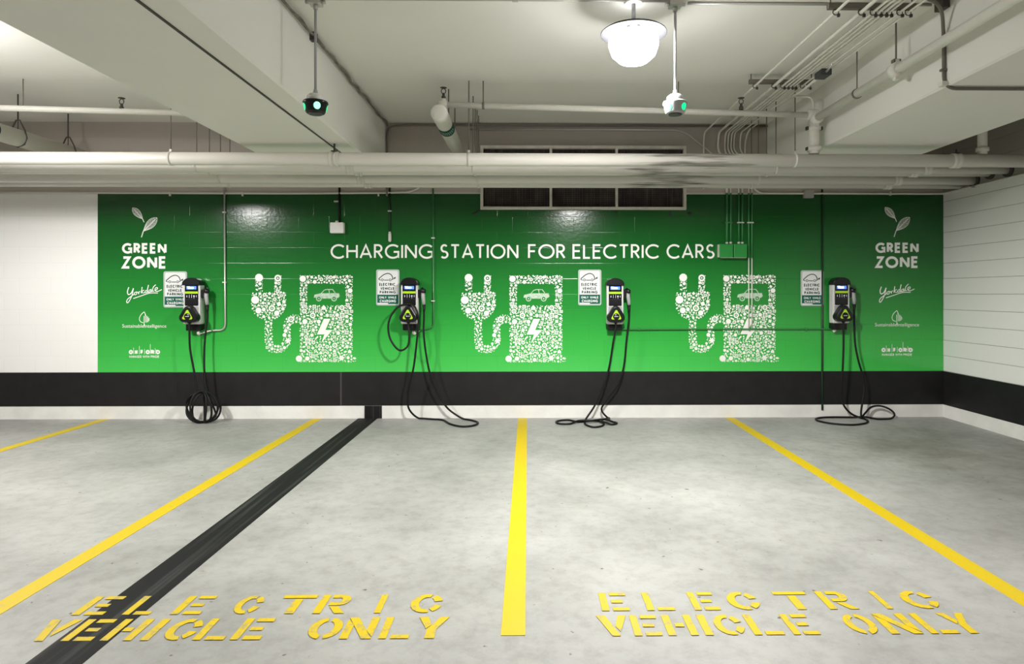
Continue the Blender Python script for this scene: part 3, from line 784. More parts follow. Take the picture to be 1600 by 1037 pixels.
def indicator(u, v, label, pale):
    p = P(u, v, YR)
    root = empty('parking_indicator', p, label, 'indicator', 'parking space indicators on stems')
    top = ZC - p.z
    b = MB(); b.lathe([(.010, .06), (.010, top - .03)], (0,0,0), 12); b.lathe([(.017, .05), (.020, .062), (.014, .095), (.010, .10)], (0,0,0), 12); b.build('stem', 'stem', root)
    b = MB(); b.quadbox(-.045, .045, -.045, .045, top - .05, top - .001); b.lathe([(.018, top - .085), (.018, top - .05)], (0,0,0), 12)
    for s in (-1, 1): b.tube([(s*.045, 0, top - .03), (s*.075, 0, top - .03)], .014, 10)
    b.build('junction_box', 'galv', root)
    b = MB(); b.lathe([(.012, .064), (.045, .060), (.062, .044), (.066, .012), (.064, .008)], (0,0,0), 28); b.build('cap', 'bracket' if not pale else 'pale_plastic', root)
    b = MB(); b.lathe([(.070, .010), (.090, .006), (.094, -.006), (.086, -.016), (.074, -.070), (.066, -.082), (.04, -.086), (.001, -.086)], (0,0,0), 32); b.build('body', 'black_plastic' if not pale else 'pale_plastic', root)
    for az in ((-150, -64, 20, 110) if not pale else (-138, -50, 40)):
        a = math.radians(az); bb = MB()
        rows = []
        for i in range(7):
            z = -.018 - .050*i/6; r = .0862 - .0115*i/6 + .0022
            hw = math.sqrt(max(0, 1 - ((i-3)/3.2)**2))*.30
            rows.append([(r*math.cos(a + hw*(j/4-1)), r*math.sin(a + hw*(j/4-1)), z) for j in range(9)])
        for r0, r1 in zip(rows, rows[1:]):
            for j in range(8): bb.face([r0[j], r0[j+1], r1[j+1], r1[j]])
        bb.build('light_window', 'led_core' if az == -64 else 'led', root)
    b = MB(); b.lathe([(.001, -.092), (.05, -.091), (.052, -.086)], (0,0,0), 24); b.build('sensor_plate', 'dark_grey', root)
    return root
indicator(493, 160, 'black parking indicator with green lights hanging before the beam', False)
indicator(1055, 161, 'pale parking indicator with green lights hanging beside the round lamp', True)
# surface conduits along the ceiling in that row
x0_, x1_ = P(493, 5, YR).x, P(1055, 5, YR).x
def strapmesh(p, axis, r):   # small saddle clip
    b = MB(); p = Vector(p)
    if axis == 'z': b.quadbox(p.x - r*2.0, p.x + r*2.0, p.y - r*1.3, p.y + r, p.z - .008, p.z + .008)
    elif axis == 'x': b.quadbox(p.x - .008, p.x + .008, p.y - r*1.3, p.y + r, p.z - r*2, p.z + r*2)
    elif axis == 'c': b.quadbox(p.x - r*2, p.x + r*2, p.y - .008, p.y + .008, p.z - r*1.3, p.z + r)
    return b
def conduit(pts, r, m, label, clips=(), bendr=0.07, group=None, cat='conduit', name='conduit', clipm=None):
    root = tag(MB().tube(bend(pts, bendr), r, 10).build(name, m), label, cat, group)
    for p, ax in clips: strapmesh(p, ax, r).build('clip', clipm or m, root)
    return root
zcc = ZC - .012
conduit([(BL1 + .02, YR - .02, zcc), (x1_ + .05, YR - .02, zcc)], .011, 'galv', 'thin ceiling conduit linking both indicators and the lamp', [((lc.x - .9, YR - .02, zcc), 'c')])
conduit([(x1_ + .1, YR + .02, zcc), (BR0 - .05, YR + .02, zcc)], .011, 'galv', 'thin ceiling conduit from the pale indicator to the conduit bundle')

# conduit bundle on strut hangers
ZH = P(1297, 27, YR).z
lanes = [1297, 1336, 1354, 1362.5, 1371, 1378.5, 1395, 1408]
LX = [P(u, 27, YR).x for u in lanes]
words_ = ['first', 'second', 'third', 'fourth', 'fifth', 'sixth', 'seventh', 'eighth']
dropx = {0: None, 1: P(1135, 300).x, 2: P(1141, 300).x, 3: P(1153.5, 300).x, 4: P(1159, 300).x, 5: P(1169, 300).x, 6: P(1174, 300).x, 7: None}
zbox = P(1143, 381).z
yw = -.022
zl = P(1170, 514, yw).z
jb = [P(1122.5, 381, -.05).x, P(1144, 381, -.05).x, P(1145.5, 381, -.05).x, P(1166, 381, -.05).x]
for i, X in enumerate(LX):
    r = .017 if i == 1 else .0125
    zz = ZH
    pts = [(X, YB, zz)]
    lab = words_[i] + ' ceiling bundle conduit counted from the lamp'
    if i == 0: pts += [(X, -.03, zz), (X, -.03, zz - .25), (X, yw, mainpipe[4][2])]
    elif i == 7:
        pts += [(X, -.15, zz), (X, -.03, zz - .12), (X, yw, 3.1)]
    else:
        # through the air to the wall, then down
        pts += [(X, -.06, zz), (X, yw, zz - .12), (X, yw, zz - .22), (dropx[i], yw, zz - .45)]
        if i <= 4: pts += [(dropx[i], yw, zbox + .012)]
        else: pts += [(dropx[i], yw, P(1170, 404).z)]
    root = MB().tube(bend(pts, .12), r*.85 if i < 5 else .0090, 10).build('conduit', 'galv' if False else 'white_conduit')
    tag(root, lab + {1:' dropping to the green boxes',2:' dropping to the green boxes',3:' dropping to the green boxes',4:' dropping to the green boxes',5:' dropping past the green boxes',6:' dropping past the green boxes'}.get(i, ''), 'conduit', 'conduits bundled under the ceiling')
    if 1 <= i <= 6:
        zt = P(1150, 302).z
        b = MB(); b.tube([(dropx[i], yw, zt), (dropx[i], yw, zbox + .012 if i <= 4 else P(1170, 403).z)], r*.95, 10); b.build('painted_section', 'green_conduit', root)['label'] = 'green painted length on the mural'
        z_ = P(1150, 348).z
        strapmesh((dropx[i], yw, z_), 'z', r*.8).build('clip', 'green_conduit' if i < 3 else 'white_conduit', root)
        if i <= 4: MB().lathe([(.016, zbox), (.018, zbox + .02), (.014, zbox + .025)], (dropx[i], yw, 0), 12).build('connector', 'white_conduit', root)
    if i in (5, 6):
        b = MB(); b.tube(bend([(dropx[i], yw, P(1170, 403).z), (dropx[i], yw, zl + .0)], .05), .0075, 10); b.build('white_section', 'white_conduit', root)['label'] = 'white length below the green boxes'
# strut hangers
for v, u0 in ((20, 1292), (133, 1170)):
    pass
for (yy, lab) in ((YR - .09, 'long strut rail carrying the conduit bundle near the lamp'), (PX(1172, 134, LX[0] - .05).y, 'strut rail carrying the conduit bundle near the wall')):
    root = empty('strut_rail', (0, yy, ZH), lab, 'bracket', 'strut rails under the conduit bundle')
    b = MB(); b.quadbox(LX[0] - .06, LX[-1] + .05, -.02, .02, .022, .062); b.build('rail', 'rod', root)
    for i, X in enumerate(LX):
        b = MB(); b.tube([(X + .022*math.cos(math.radians(a)), 0, .022*math.sin(math.radians(a))) for a in range(-180, 181, 30)], .004, 6, caps=False); b.quadbox(X + .012, X + .03, -.008, .008, -.035, -.012); b.build('clamp', 'darkmetal', root)
    for X in (LX[0] - .04, LX[-1] + .03): MB().tube([(X, 0, .06), (X, 0, ZC - ZH)], .006, 6).build('rod', 'rod', root)
# grey junction box on the bundle
pj = PX(1286, 106, LX[6])
b = MB(); b.prism(rrect(-.05, .05, -.06, .0, .008), -.07, .07)
jbx = tag(b.build('junction_box', 'dark_grey'), 'small grey box under the conduit bundle', 'junction box'); jbx.location = (pj.x, pj.y, ZH - .005)
MB().tube([(0,-.07,-.03),(0,-.11,-.02),(0,-.2,.0)], .011, 10).build('connector', 'galv', jbx)
q0 = PX(1262, 128, LX[6]); q1 = PX(1247, 150, LX[6]);
conduit([(LX[6] - .01, pj.y + .06, ZH - .035), (LX[6] - .01, pj.y + .5, ZH - .06), (LX[6], pj.y + .75, ZH - .02), (x2 - .06, YS - .1, ZH - .06), (x2 - .03, YS - .05, z2 + .10)], .012, 'white_conduit', 'conduit curving from the grey box down to the sprinkler coupling', bendr=.15)

# conduit that wraps the beam near the side wall
yv = YK(.569)
xf = BR0 - .016
pbx = Vector((xf - .03, yv, ZC - .08))
root = conduit([(LX[-1] + .02, yv - .15, ZC - .06), (xf - .08, yv - .1, ZC - .10), (xf, yv, ZC - .30), (xf, yv, ZB - .018), (BR1 + .6, yv, ZB - .018)], .013, 'rod', 'dark conduit looping down the beam face and under the beam', [((xf, yv, ZB + .12), 'z')], bendr=.10)
MB().quadbox(xf - .04, xf + .014, yv - .05, yv + .05, ZC - .09, ZC - .001).build('junction_box', 'darkmetal', root)
MB().quadbox(xf - .03, xf + .014, yv - .03, yv + .03, ZB + .0, ZB + .03).build('elbow_fitting', 'fitting', root)

# sealant and old cables along the beam and ceiling edge
rnd = random.Random(3); pts = []; y = YB
pts1 = []; yy = -7.5
while yy < -.02: pts1.append((BL1 + .024 + rnd.uniform(-.004, .010), yy, ZC - .024 - rnd.uniform(0, .016))); yy += .17
b = MB(); b.tube(smooth(pts1, 3), .011, 8)
b.tube(smooth([(x + rnd.uniform(-.012, .012) + .012, y, z - rnd.uniform(-.004, .016)) for x, y, z in pts1], 3), .008, 8)
edge = tag(b.build('edge_cable', 'dirt'), 'ragged dirty cable along the edge between beam and ceiling', 'cable')
for yy in (-4.75, -3.9, -2.9):
    MB().quadbox(BL1 + .0, BL1 + .05, yy - .03, yy + .03, ZC - .07, ZC - .001).build('cable_clip', 'darkmetal', edge)
conduit([(BL1 + .02, -.03, 2.9), (BL1 + .02, -.03, ZC - .05), (BL1 + .35, -.03, ZC - .03), (XR - 2.3, -.03, ZC - .03)], .014, 'rod', 'dusty conduit along the top of the back wall behind the bundle', bendr=.12)
cz = P(900, 203).z
conduit([(P(735, 203).x, -.02, cz), (P(1066, 203).x, -.02, cz), (P(1112, 240).x, -.02, P(1112, 240).z), (P(1125, 260).x, -.02, P(1125, 260).z)], .012, 'galv', 'conduit above the vent bending down beside it', bendr=.15)

# ------------------------------------------------------------------ conduits and boxes on the mural
ztop = mainpipe[4][2]
zc_ = P(400, 302).z
conduit([(XL, -.016, P(0, 300.5).z), (P(460, 302.5).x, -.016, P(460, 302.5).z), (P(600, 301.5).x, -.016, P(600, 301.5).z), (P(640, 300.5).x, -.016, P(640, 300.5).z), (P(655, 294).x, -.03, P(655, 294).z), (P(662, 286).x, -.06, P(662, 286).z)], .013, 'white_conduit', 'white conduit along the mural top from the bare white wall to the vent', [((P(u, 303).x, -.016, P(u, 303.5).z), 'x') for u in (267, 380, 592)])
zr = P(1300, 302.5).z
conduit([(P(1172, 286).x, -.05, P(1172, 286).z), (P(1177, 294).x, -.018, P(1177, 294).z), (P(1187, 302).x, -.016, zr), (XR - .018, -.016, zr), (XR - .018, -4.2, zr)], .013, 'white_conduit', 'white conduit along the mural top turning the corner onto the side wall', [((P(1390, 302).x, -.016, zr), 'x')])
p = P(1263, 303, -.03)
b = MB(); b.prism(rrect(-.06, .06, -.055, .05, .006), -.06, 0)
o = tag(b.build('junction_box', 'galv'), 'small grey metal box on the conduit above the mural towards the corner', 'junction box'); o.location = (p.x, 0, p.z)
x_ = P(1284, 400).x
conduit([(x_, -.012, P(1284, 296).z), (x_, -.012, P(1284, 579).z), (x_, -.016, P(1284, 640).z)], .013, 'dark_green', 'thin dark cable straight down the mural behind the sign nearest the corner', cat='cable', name='wall_cable')
x_ = P(531, 400).x
conduit([(x_, -.016, P(531, 289).z), (x_, -.016, P(531, 349).z)], .014, 'cable', 'black cable from the pipes down to the white box', cat='cable', name='wall_cable', clips=[((P(526, 315).x, -.014, P(526, 315).z), 'z')], clipm='white_conduit')
p = P(527, 356, -.04)
wb = empty('wall_box', (p.x, 0, p.z), 'square white plastic box on the mural above the heading', 'junction box')
b = MB(); b.prism(rrect(-.088, .088, -.07, .07, .012), -.07, 0, .008); b.build('box', 'bracket', wb)
b = MB(); b.lathe([(.018, .07), (.022, .075), (.018, .095)], (-.01, -.02, 0), 12); b.build('gland', 'bracket', wb)
x_ = P(609.5, 400).x
c = conduit([(x_, -.016, P(609, 289).z), (x_, -.016, P(609, 366).z)], .012, 'dark_green', 'dark green conduit stub ending just above the heading', [((x_, -.016, P(609, 330).z), 'z')], clipm='white_conduit')
MB().lathe([(.011, P(609, 378).z), (.020, P(609, 376).z), (.020, P(609, 367).z), (.014, P(609, 362).z)], (x_, -.018, 0), 12).build('end_fitting', 'white_conduit', c)
# double green box
gb = empty('green_box_pair', ((jb[0] + jb[3])/2, 0, P(1144, 403).z), 'pair of green boxes joined side by side at the end of the heading', 'junction box')
for a, c in ((jb[0], jb[1]), (jb[2], jb[3])):
    gh = P(1144, 381.5, -.05).z - gb.location.z
    b = MB(); b.prism(rrect(a - gb.location.x, c - gb.location.x, 0, gh, .006), -.09, -.004, .004); b.build('box', 'green_box', gb)
b = MB(); b.quadbox(jb[0] - gb.location.x - .002, jb[0] - gb.location.x, -.085, -.01, .005, gh - .005); b.quadbox(jb[0] - gb.location.x + .02, jb[3] - gb.location.x - .01, -.089, -.02, -.002, 0); b.build('white_edge', 'white_conduit', gb)['label'] = 'white painted side and bottom edge'
x_ = P(1143, 348).x
o = MB().quadbox(P(1127, 348).x, P(1186, 348).x, -.010, -.0045, P(1143, 349).z, P(1143, 347).z).build('clip_rail', 'dark_green'); tag(o, 'thin dark rail behind the upright conduits above the green boxes', 'bracket')

# ------------------------------------------------------------------ signs
def make_sign():
    w, h = .152, .235
    root = bpy.data.objects.new('parking_sign', None); COL.objects.link(root); root.empty_display_size = .1
    MB().prism(rrect(-w, w, -h, h, .025, 6), -.014, -.009).build('plate', 'sign_rim', root)
    f = lambda x, y, yy=-.0152: ((x - 289)/298*2*w, yy, (310 - y)/460*2*h)
    MB().prism([(f(x, y)[0], f(x, y)[2]) for x, y in [(160,125),(163,105),(175,97),(403,97),(415,105),(418,125),(418,400),(160,400)]], -.0148, -.014).build('white_field', 'sign_white', root)
    gp_ = MB().prism([(f(x, y)[0], f(x, y)[2]) for x, y in [(155,402),(423,402),(423,505),(415,520),(298,520),(292,505),(155,505)]], -.0148, -.014).build('green_field', 'sign_green', root)
    q = word('ONLY', 178, 272, 422, 452, .22) + word('WHILE', 292, 400, 422, 452, .22) + word('CHARGING', 186, 392, 466, 500, .22)
    sheet(q, f, 'field_lettering', 'sign_white', gp_)
    MB().prism([(f(x, y)[0], f(x, y)[2]) for x, y in [(158,509),(286,509),(290,523),(165,523)]], -.0148, -.014).build('white_strip', 'sign_white', root)
    q = word('ELECTRIC', 180, 384, 252, 290, .25) + word('VEHICLE', 196, 372, 305, 341, .25) + word('PARKING', 186, 388, 352, 388, .25)
    sheet(q, f, 'lettering', 'sign_ink', root)
    q = []
    car = smooth([(180,212,0),(176,198,0),(200,176,0),(240,145,0),(290,130,0),(330,146,0),(350,180,0),(352,206,0)], 4)
    q += ribbon([(a.x, a.y) for a in car], 11)
    q += ribbon([(180,212),(200,214)], 9) + ribbon([(240,216),(300,216)], 9) + ribbon([(338,212),(352,206)], 9)
    for cx_ in (220, 320): q += ribbon(circle(cx_, 213, 13, 12), 7, True)
    q += ribbon([(350,205),(366,200)], 7) + [[(362,186),(384,176),(392,190),(372,204)]] + ribbon([(384,178),(392,172)], 4)
    sheet(q, f, 'car_pictogram', 'sign_ink', root)
    return root
sg = make_sign()
tag(sg, cat='parking sign', group='electric vehicle parking signs')
sign_spots = [(274, 452, 'white and green parking sign partly covered by the charger nearest the bare white wall'),
              (606, 449, 'white and green parking sign beside the charger with the looped cable'),
              (921.5, 449, 'white and green parking sign above the charger with the small floor coils'),
              (1269, 450, 'white and green parking sign crossed behind by the thin dark cable')]
for i, (u, v, lab) in enumerate(sign_spots):
    s = sg if i == 0 else copy_obj(sg); p = P(u, v, -.012); s.location = (p.x, 0, p.z); s['label'] = lab

# ------------------------------------------------------------------ chargers
def rtri(cx, cz, rx, rz, rr, n=8):
    """rounded triangle, apex up"""
    pts = [Vector((cx + (rx - rr)*math.cos(math.radians(a))*1.12, cz + (rz - rr)*math.sin(math.radians(a)))) for a in (90, 210, 330)]
    out = []
    for p, a0 in zip(pts, (30, 150, 270)):
        for k in range(n + 1):
            a = math.radians(a0 + 120*k/n); out.append((p.x + rr*math.cos(a), p.y + rr*math.sin(a)))
    return out
YF = -.15
def make_charger():
    root = bpy.data.objects.new('charging_station', None); COL.objects.link(root); root.empty_display_size = .1
    b = MB(); b.prism(rrect(-.095, .095, -.075, .50, .015), -.05, -.0055, .006); b.prism(rrect(-.092, .092, -.085, .005, .012), -.125, -.04, .012); b.build('wall_mount', 'black_plastic', root)
    b = MB(); b.prism(rrect(-.108, .108, 0, .54, .016), YF, -.045, .012); b.build('housing', 'silver', root)
    # domed cap
    prof = [(-.117, .50)] + [(-.117, .505)] + arc(0, .515, .117, .082, 180, 0, 18)[1:-1] + [(.117, .505), (.117, .50)]
    b = MB(); b.prism([(x, z) for x, z in reversed(prof)], YF - .028, -.04, .016); b.build('top_cap', 'black_plastic', root)
    b = MB(); b.prism(rrect(-.084, .084, .238, .515, .010), YF - .008, YF, .003); fp = b.build('face_panel', 'black_face', root)
    yf = YF - .009
    s = MB().prism(rrect(-.062, .062, .447, .487, .004), yf - .001, yf + .001).build('screen', 'screen', root)
    b = MB(); b.prism(rrect(-.045, .030, .455, .476, .006), yf - .002, yf - .001); b.quadbox(-.055, -.02, yf - .002, yf - .001, .479, .483); b.build('screen_text', 'screen_text', s)
    MB().prism(rrect(-.084, .084, .392, .420, .003), yf - .001, yf + .001).build('lime_band', 'lime', root)
    q = word('CHARGE', -.050, .050, 0, .014, .22)
    b = MB()
    for x, z, w, h in ((-.056,.345,.008,.026),(-.026,.338,.005,.042),(.004,.338,.005,.042),(.034,.352,.018,.018),(.034,.332,.005,.018),(.064,.345,.006,.028)):
        b.quadbox(x - w/2, x + w/2, yf - .001, yf, z, z + h)
    b.build('key_icons', 'icon', root)
    b = MB(); b.prism(rrect(-.078, .078, .248, .318, .006), yf - .002, yf + .001, .002); b.build('card_reader', 'black_plastic', root)
    b = MB(); b.quadbox(-.074, .074, yf - .0015, yf, .322, .325); b.build('reader_line', 'dark_grey', root)
    b = MB(); b.prism(rrect(-.088, .088, .03, .230, .012), YF - .005, YF, .002); b.build('dock_plate', 'grey_plastic', root)
    # front plug
    b = MB(); b.prism(rtri(0, .118, .116, .120, .060), YF - .105, YF - .004, .022)
    b.tube([(0, YF - .055, .06), (0, YF - .055, .012)], [.030, .020], 14)
    pl = b.build('front_plug', 'black_plastic', root)
    yp = YF - .1055
    bd = MB(); outer = rtri(0, .112, .064, .074, .016); bd.prism(outer, yp - .002, yp + .002); bd = bd.build('lime_triangle', 'lime', pl)
    bd2 = MB(); bd2.lathe([(.001, -.0035), (.040, -.0035), (.042, -.001), (.042, .001)], (0, yp - .001, .104), 24, 'y'); bd2.build('badge_disc', 'black_plastic', pl)
    bd3 = MB(); bd3.quadbox(-.024, .024, yp - .0062, yp - .0042, .101, .107); bd3.build('badge_lettering', 'icon', pl)
    # holster and side connector
    b = MB(); b.prism(rrect(.104, .150, .335, .445, .016), -.135, -.05, .008); b.build('holster', 'black_plastic', root)
    b = MB(); b.tube([(.145, -.085, .425), (.160, -.10, .435), (.176, -.118, .425), (.178, -.12, .395)], [.030, .036, .034, .027], 14); b.build('connector_head', 'black_plastic', root)
    b = MB(); b.tube([(.172, -.12, .402), (.172, -.125, .36), (.180, -.125, .30), (.184, -.122, .245)], [.024, .026, .023, .020], 14); b.build('connector_handle', 'grey_plastic', root)
    b = MB(); b.tube([(.184, -.122, .250), (.185, -.121, .18), (.183, -.12, .13)], [.021, .016, .0105], 12); b.build('strain_relief', 'cable', root)
    return root
ch0 = make_charger()
tag(ch0, cat='charging station', group='wall chargers on the green mural')
cspots = [(299.5, 506.5, 'wall charger with its cable bunched in upright loops on the floor'),
          (639.5, 506, 'wall charger with a cable loop hanging beside its body'),
          (961.2, 506.5, 'wall charger with two small flat cable coils on the floor'),
          (1314.5, 505, 'wall charger nearest the corner with wide flat cable loop')]
chs = []
for i, (u, v, lab) in enumerate(cspots):
    c = ch0 if i == 0 else copy_obj(ch0)
    p = P(u, v, YF); c.location = (p.x, 0, p.z); c['label'] = lab; chs.append(c)
def plug_pt(c): return Vector(c.location) + Vector((0, YF - .055, .014))
def conn_pt(c): return Vector(c.location) + Vector((.184, -.121, .15))
RC = .0125
def cable(c, pts, sub=7):
    w = [plug_pt(c), plug_pt(c) - Vector((0, 0, .05))] + pts + [conn_pt(c) - Vector((0, 0, .08)), conn_pt(c)]
    o = c.location
    s = smooth([Vector(p) - Vector(o) for p in w], sub)
    zmin = RC - o.z
    s = [Vector((p.x, min(p.y, -.028), max(p.z, zmin))) for p in s]
    MB().tube(s, RC, 10).build('cable', 'cable', c)
Fz = lambda u, v, dz=0: FL(u, v, RC) + Vector((0, 0, dz))
# 1: upright loops on the floor
coil = []
cc = P(319, 633, -.24); cc.z = .205
turns = 5.6; n = 84
for k in range(n + 1):
    t = k/n; a = math.radians(115) + t*turns*2*PI
    ph = math.radians(-5 + 66*math.sin(t*8.0)) ; wob = .95 + .10*math.sin(k*.31)
    rx, rz = .215*wob, .195*(1 + .07*math.sin(k*.37))
    shift = .03*math.sin(t*14)
    coil.append(Vector((cc.x + rx*math.cos(a)*math.cos(ph) + shift, cc.y + .62*rx*math.cos(a)*math.sin(ph) - .06*t, max(RC, cc.z + rz*math.sin(a) - .008))))
cable(chs[0], [P(297, 545, -.21), P(303, 578, -.22), P(307, 603, -.23)] + coil + [P(323, 612, -.2), P(319.5, 585, -.18), P(319.5, 540, -.15)], 4)
cable(chs[1], [P(639.5, 524, -.22), P(636.5, 541, -.23), P(624, 547, -.24), P(611, 532, -.24), P(606.5, 512, -.23), P(610, 495, -.22), P(619, 482, -.20), P(630, 476, -.17),
               P(644, 476, -.19), P(651.5, 486, -.22), P(653.5, 502, -.22), P(651, 535, -.22), P(646, 575, -.2), P(638.5, 605, -.18), P(637, 628, -.16), P(641, 642, -.14),
               Fz(655, 653.5), Fz(675, 654.5), Fz(692, 656), Fz(703, 662), Fz(720, 666), Fz(738, 665), Fz(747, 661), Fz(741, 657.5), Fz(725, 654.5), P(712, 647.5, -.12), P(698, 636, -.12), P(684, 615, -.12), P(673, 588, -.13), P(666, 555, -.13), P(662, 520, -.13)])
cable(chs[2], [P(958, 535, -.21), P(951.5, 575, -.2), P(942, 605, -.2), P(929, 634, -.19), P(917, 652, -.22), Fz(914, 658.5), Fz(915, 663), Fz(926, 667), Fz(940, 665.5), Fz(943.5, 661), Fz(935, 657.5), Fz(918, 657.5), Fz(902, 658.5),
               Fz(888, 656), Fz(874, 657), Fz(869, 659), Fz(874, 661.8), Fz(890, 662), Fz(905, 659.5, .02), Fz(925, 659.5, .022), Fz(945, 657.5, .02), Fz(958, 659), Fz(964, 661), Fz(957, 663), Fz(945, 662, .02), Fz(938, 659.5, .02), Fz(948, 657, .025), P(952, 655, -.1), P(943, 646, -.1), P(940, 638, -.1), P(946, 628, -.11), P(966, 600, -.12), P(975, 570, -.13), P(979, 530, -.13)])
cable(chs[3], [P(1318, 540, -.2), P(1316.5, 580, -.19), P(1314.5, 612, -.18), P(1318, 632, -.17), P(1330, 646, -.13), Fz(1346, 653), Fz(1356, 657.5), Fz(1350, 661.5), Fz(1330, 663.5), Fz(1300, 661.5), Fz(1279, 657.5), Fz(1275, 654), Fz(1285, 652), Fz(1305, 651.5), Fz(1330, 651.8),
               Fz(1350, 653.5, .02), Fz(1372, 654.5), Fz(1390, 654), P(1397, 650, -.14), P(1396, 644, -.12), P(1387, 637.5, -.1), P(1374, 633.8, -.08), P(1361, 636, -.09), P(1352, 645, -.12), P(1346.5, 651, -.17), P(1345.5, 643, -.17), P(1348, 625, -.16), P(1350.5, 606, -.15), P(1347.5, 585, -.14), P(1341, 562, -.14), P(1336, 535, -.13)])

# feed conduits of the chargers
def feed(c, pts, r, m, label, clips, clipm=None):
    p0 = Vector(c.location) + Vector((.045, -.075, -.087))
    rt = conduit([p0, p0 + Vector((0, 0, -.045))] + [Vector(x) for x in pts], r, m, label, clips, bendr=.10, clipm=clipm)
    MB().tube([p0 + Vector((0, 0, .0)), p0 + Vector((0, 0, -.035)), p0 + Vector((.02, .01, -.05))], [.020, .022, .018], 12).build('elbow_fitting', 'white_conduit', rt)
    return rt
yy_ = -.022
xa = P(352, 400).x
feed(chs[0], [P(330, 516, yy_), P(352, 516, yy_), (xa, yy_, ztop)], .011, 'galv', 'pale upright conduit curving under the charger nearest the bare white wall', [((P(352, 441).x, yy_, P(352, 441).z), 'z'), ((xa, yy_, P(352, 332).z), 'z')], 'white_conduit')
xa = P(677, 400).x
feed(chs[1], [P(662, 514, yy_), P(677.5, 512, yy_), (xa, yy_, ztop)], .011, 'green_conduit', 'greenish upright conduit crossing the heading down to the charger with the cable loop', [((xa, yy_, P(677, 470).z), 'z'), ((xa, yy_, P(677, 372).z), 'z')], 'white_conduit')
zh = P(1150, 514, yy_).z
h = conduit([Vector(chs[2].location) + Vector((.05, -.07, -.075)), (chs[2].location.x + .09, yy_ - .01, zh), (P(1150, 514).x, yy_, zh), (chs[3].location.x - .06, yy_, zh), Vector(chs[3].location) + Vector((-.045, -.07, -.11)), Vector(chs[3].location) + Vector((-.045, -.07, -.07))], .010, 'green_conduit', 'level conduit joining the two chargers towards the corner',
            [((P(u, 514).x, yy_, zh), 'x') for u in (998, 1170, 1258)], bendr=.05)
MB().tube([Vector(chs[3].location) + Vector((-.045, -.07, -.065)), Vector(chs[3].location) + Vector((-.045, -.07, -.10)), Vector(chs[3].location) + Vector((-.065, -.06, -.112))], [.018, .020, .017], 12).build('elbow_fitting', 'white_conduit', h)

# ------------------------------------------------------------------ floor markings
def strip(x0, x1, y0, y1, z, name, m, label, cat, group=None, z0=0.0):
    b = MB(); b.quadbox(x0, x1, y0, y1, z0, z); return tag(b.build(name, m), label, cat, group)
yend = FL(800, 993).y
gl = 'yellow parking bay lines'
# expansion joint
jx = -2.09
strip(jx - .125, jx + .125, YB, -.013, .0025, 'joint_strip', 'joint', 'broad worn black strip running across the floor to the wall', 'floor strip')
pj0, pj1 = P(570, 640).x, P(597, 640).x
o = MB().quadbox(pj0, pj1, -.018, -.012, .0, zb0).build('trim_4', 'joint'); tag(o, 'black coating patch on the wall base where the floor strip ends', kind='structure')
for uw, lab in ((157, 'yellow bay line before the bare white wall'), (491, 'yellow bay line beside the broad black strip'), (816.3, 'yellow bay line straight ahead between the two letterings'), (1147, 'yellow bay line running towards the corner side')):
    xw = FL(uw, 657).x
    strip(xw - .058, xw + .058, yend, -.03, .003, 'parking_line', 'yellow', lab, 'parking line', gl)

# stencilled letters (cap height 1, width 1)
def R_(x0, x1, y0, y1): return [(x0, y0), (x1, y0), (x1, y1), (x0, y1)]
s_ = .26; th = .17
def ring_part(a0, a1, cx_=.5, cy_=.5, rx=.5, ry=.5, w=s_, wy=th):
    outer = arc(cx_, cy_, rx, ry, a0, a1, 10); inner = arc(cx_, cy_, rx - w, ry - wy, a0, a1, 10)
    return [[outer[i], outer[i+1], inner[i+1], inner[i]] for i in range(10)]
ST = {
 'E': [R_(0, s_, 0, 1), R_(s_ + .13, .97, 0, th), R_(s_ + .13, .80, .42, .58), R_(s_ + .13, .97, 1 - th, 1)],
 'L': [R_(0, s_, 0, 1), R_(s_ + .13, 1, 0, th)],
 'C': ring_part(75, 285) + ring_part(15, 60) + ring_part(-60, -15),
 'T': [R_(0, 1, 1 - th, 1), R_(.5 - s_/2, .5 + s_/2, 0, 1 - th - .06)],
 'R': [R_(0, s_, 0, 1), R_(s_ + .1, .65, 1 - th, 1), R_(s_ + .1, .65, .42, .42 + th)] + ring_part(-88, 88, .65, .71, .35, .29, .28, th) + [[(.42, .36), (.70, .36), (1.02, 0), (.70, 0)]],
 'I': [R_(.5 - s_/2, .5 + s_/2, 0, 1)],
 'V': [[(0, 1), (.30, 1), (.66, 0), (.40, 0)], [(1.0, 1), (.72, 1), (.56, .45), (.69, .20)]],
 'H': [R_(0, s_, 0, 1), R_(1 - s_, 1, 0, 1), R_(s_ + .09, 1 - s_ - .09, .41, .59)],
 'O': ring_part(100, 260) + ring_part(-80, 80),
 'N': [[(0, 0), (s_, 0), (s_, .62), (0, .92)], [(0, 1), (s_ + .05, 1), (1, 0), (1 - s_ - .05, 0)], [(1 - s_, 1), (1, 1), (1, .08), (1 - s_, .38)]],
 'Y': [[(0, 1), (.30, 1), (.47, .62), (.32, .44)], [(1, 1), (.70, 1), (.36, .40), (.36, 0), (.66, 0), (.66, .42)]],
}
def stencil(rows, label):
    root = empty('floor_lettering', (rows[0][1][0][1], rows[0][2], 0), label, 'floor lettering', 'yellow stencilled words on the floor')
    for name, letters, yb, hgt in rows:
        for ch, x0, w in letters:
            b = MB()
            for poly in ST[ch]:
                pts = [(x0 + x*w - root.location.x, yb + y*hgt - root.location.y) for x, y in poly]
                lo = [b.bm.verts.new((x, y, .0026)) for x, y in pts]; hi = [b.bm.verts.new((x, y, .0038)) for x, y in pts]
                b.bm.faces.new(hi)
                for k in range(len(pts)): b.bm.faces.new([lo[k], lo[(k+1) % len(pts)], hi[(k+1) % len(pts)], hi[k]])
            b.build('letter', 'yellow_worn', root)
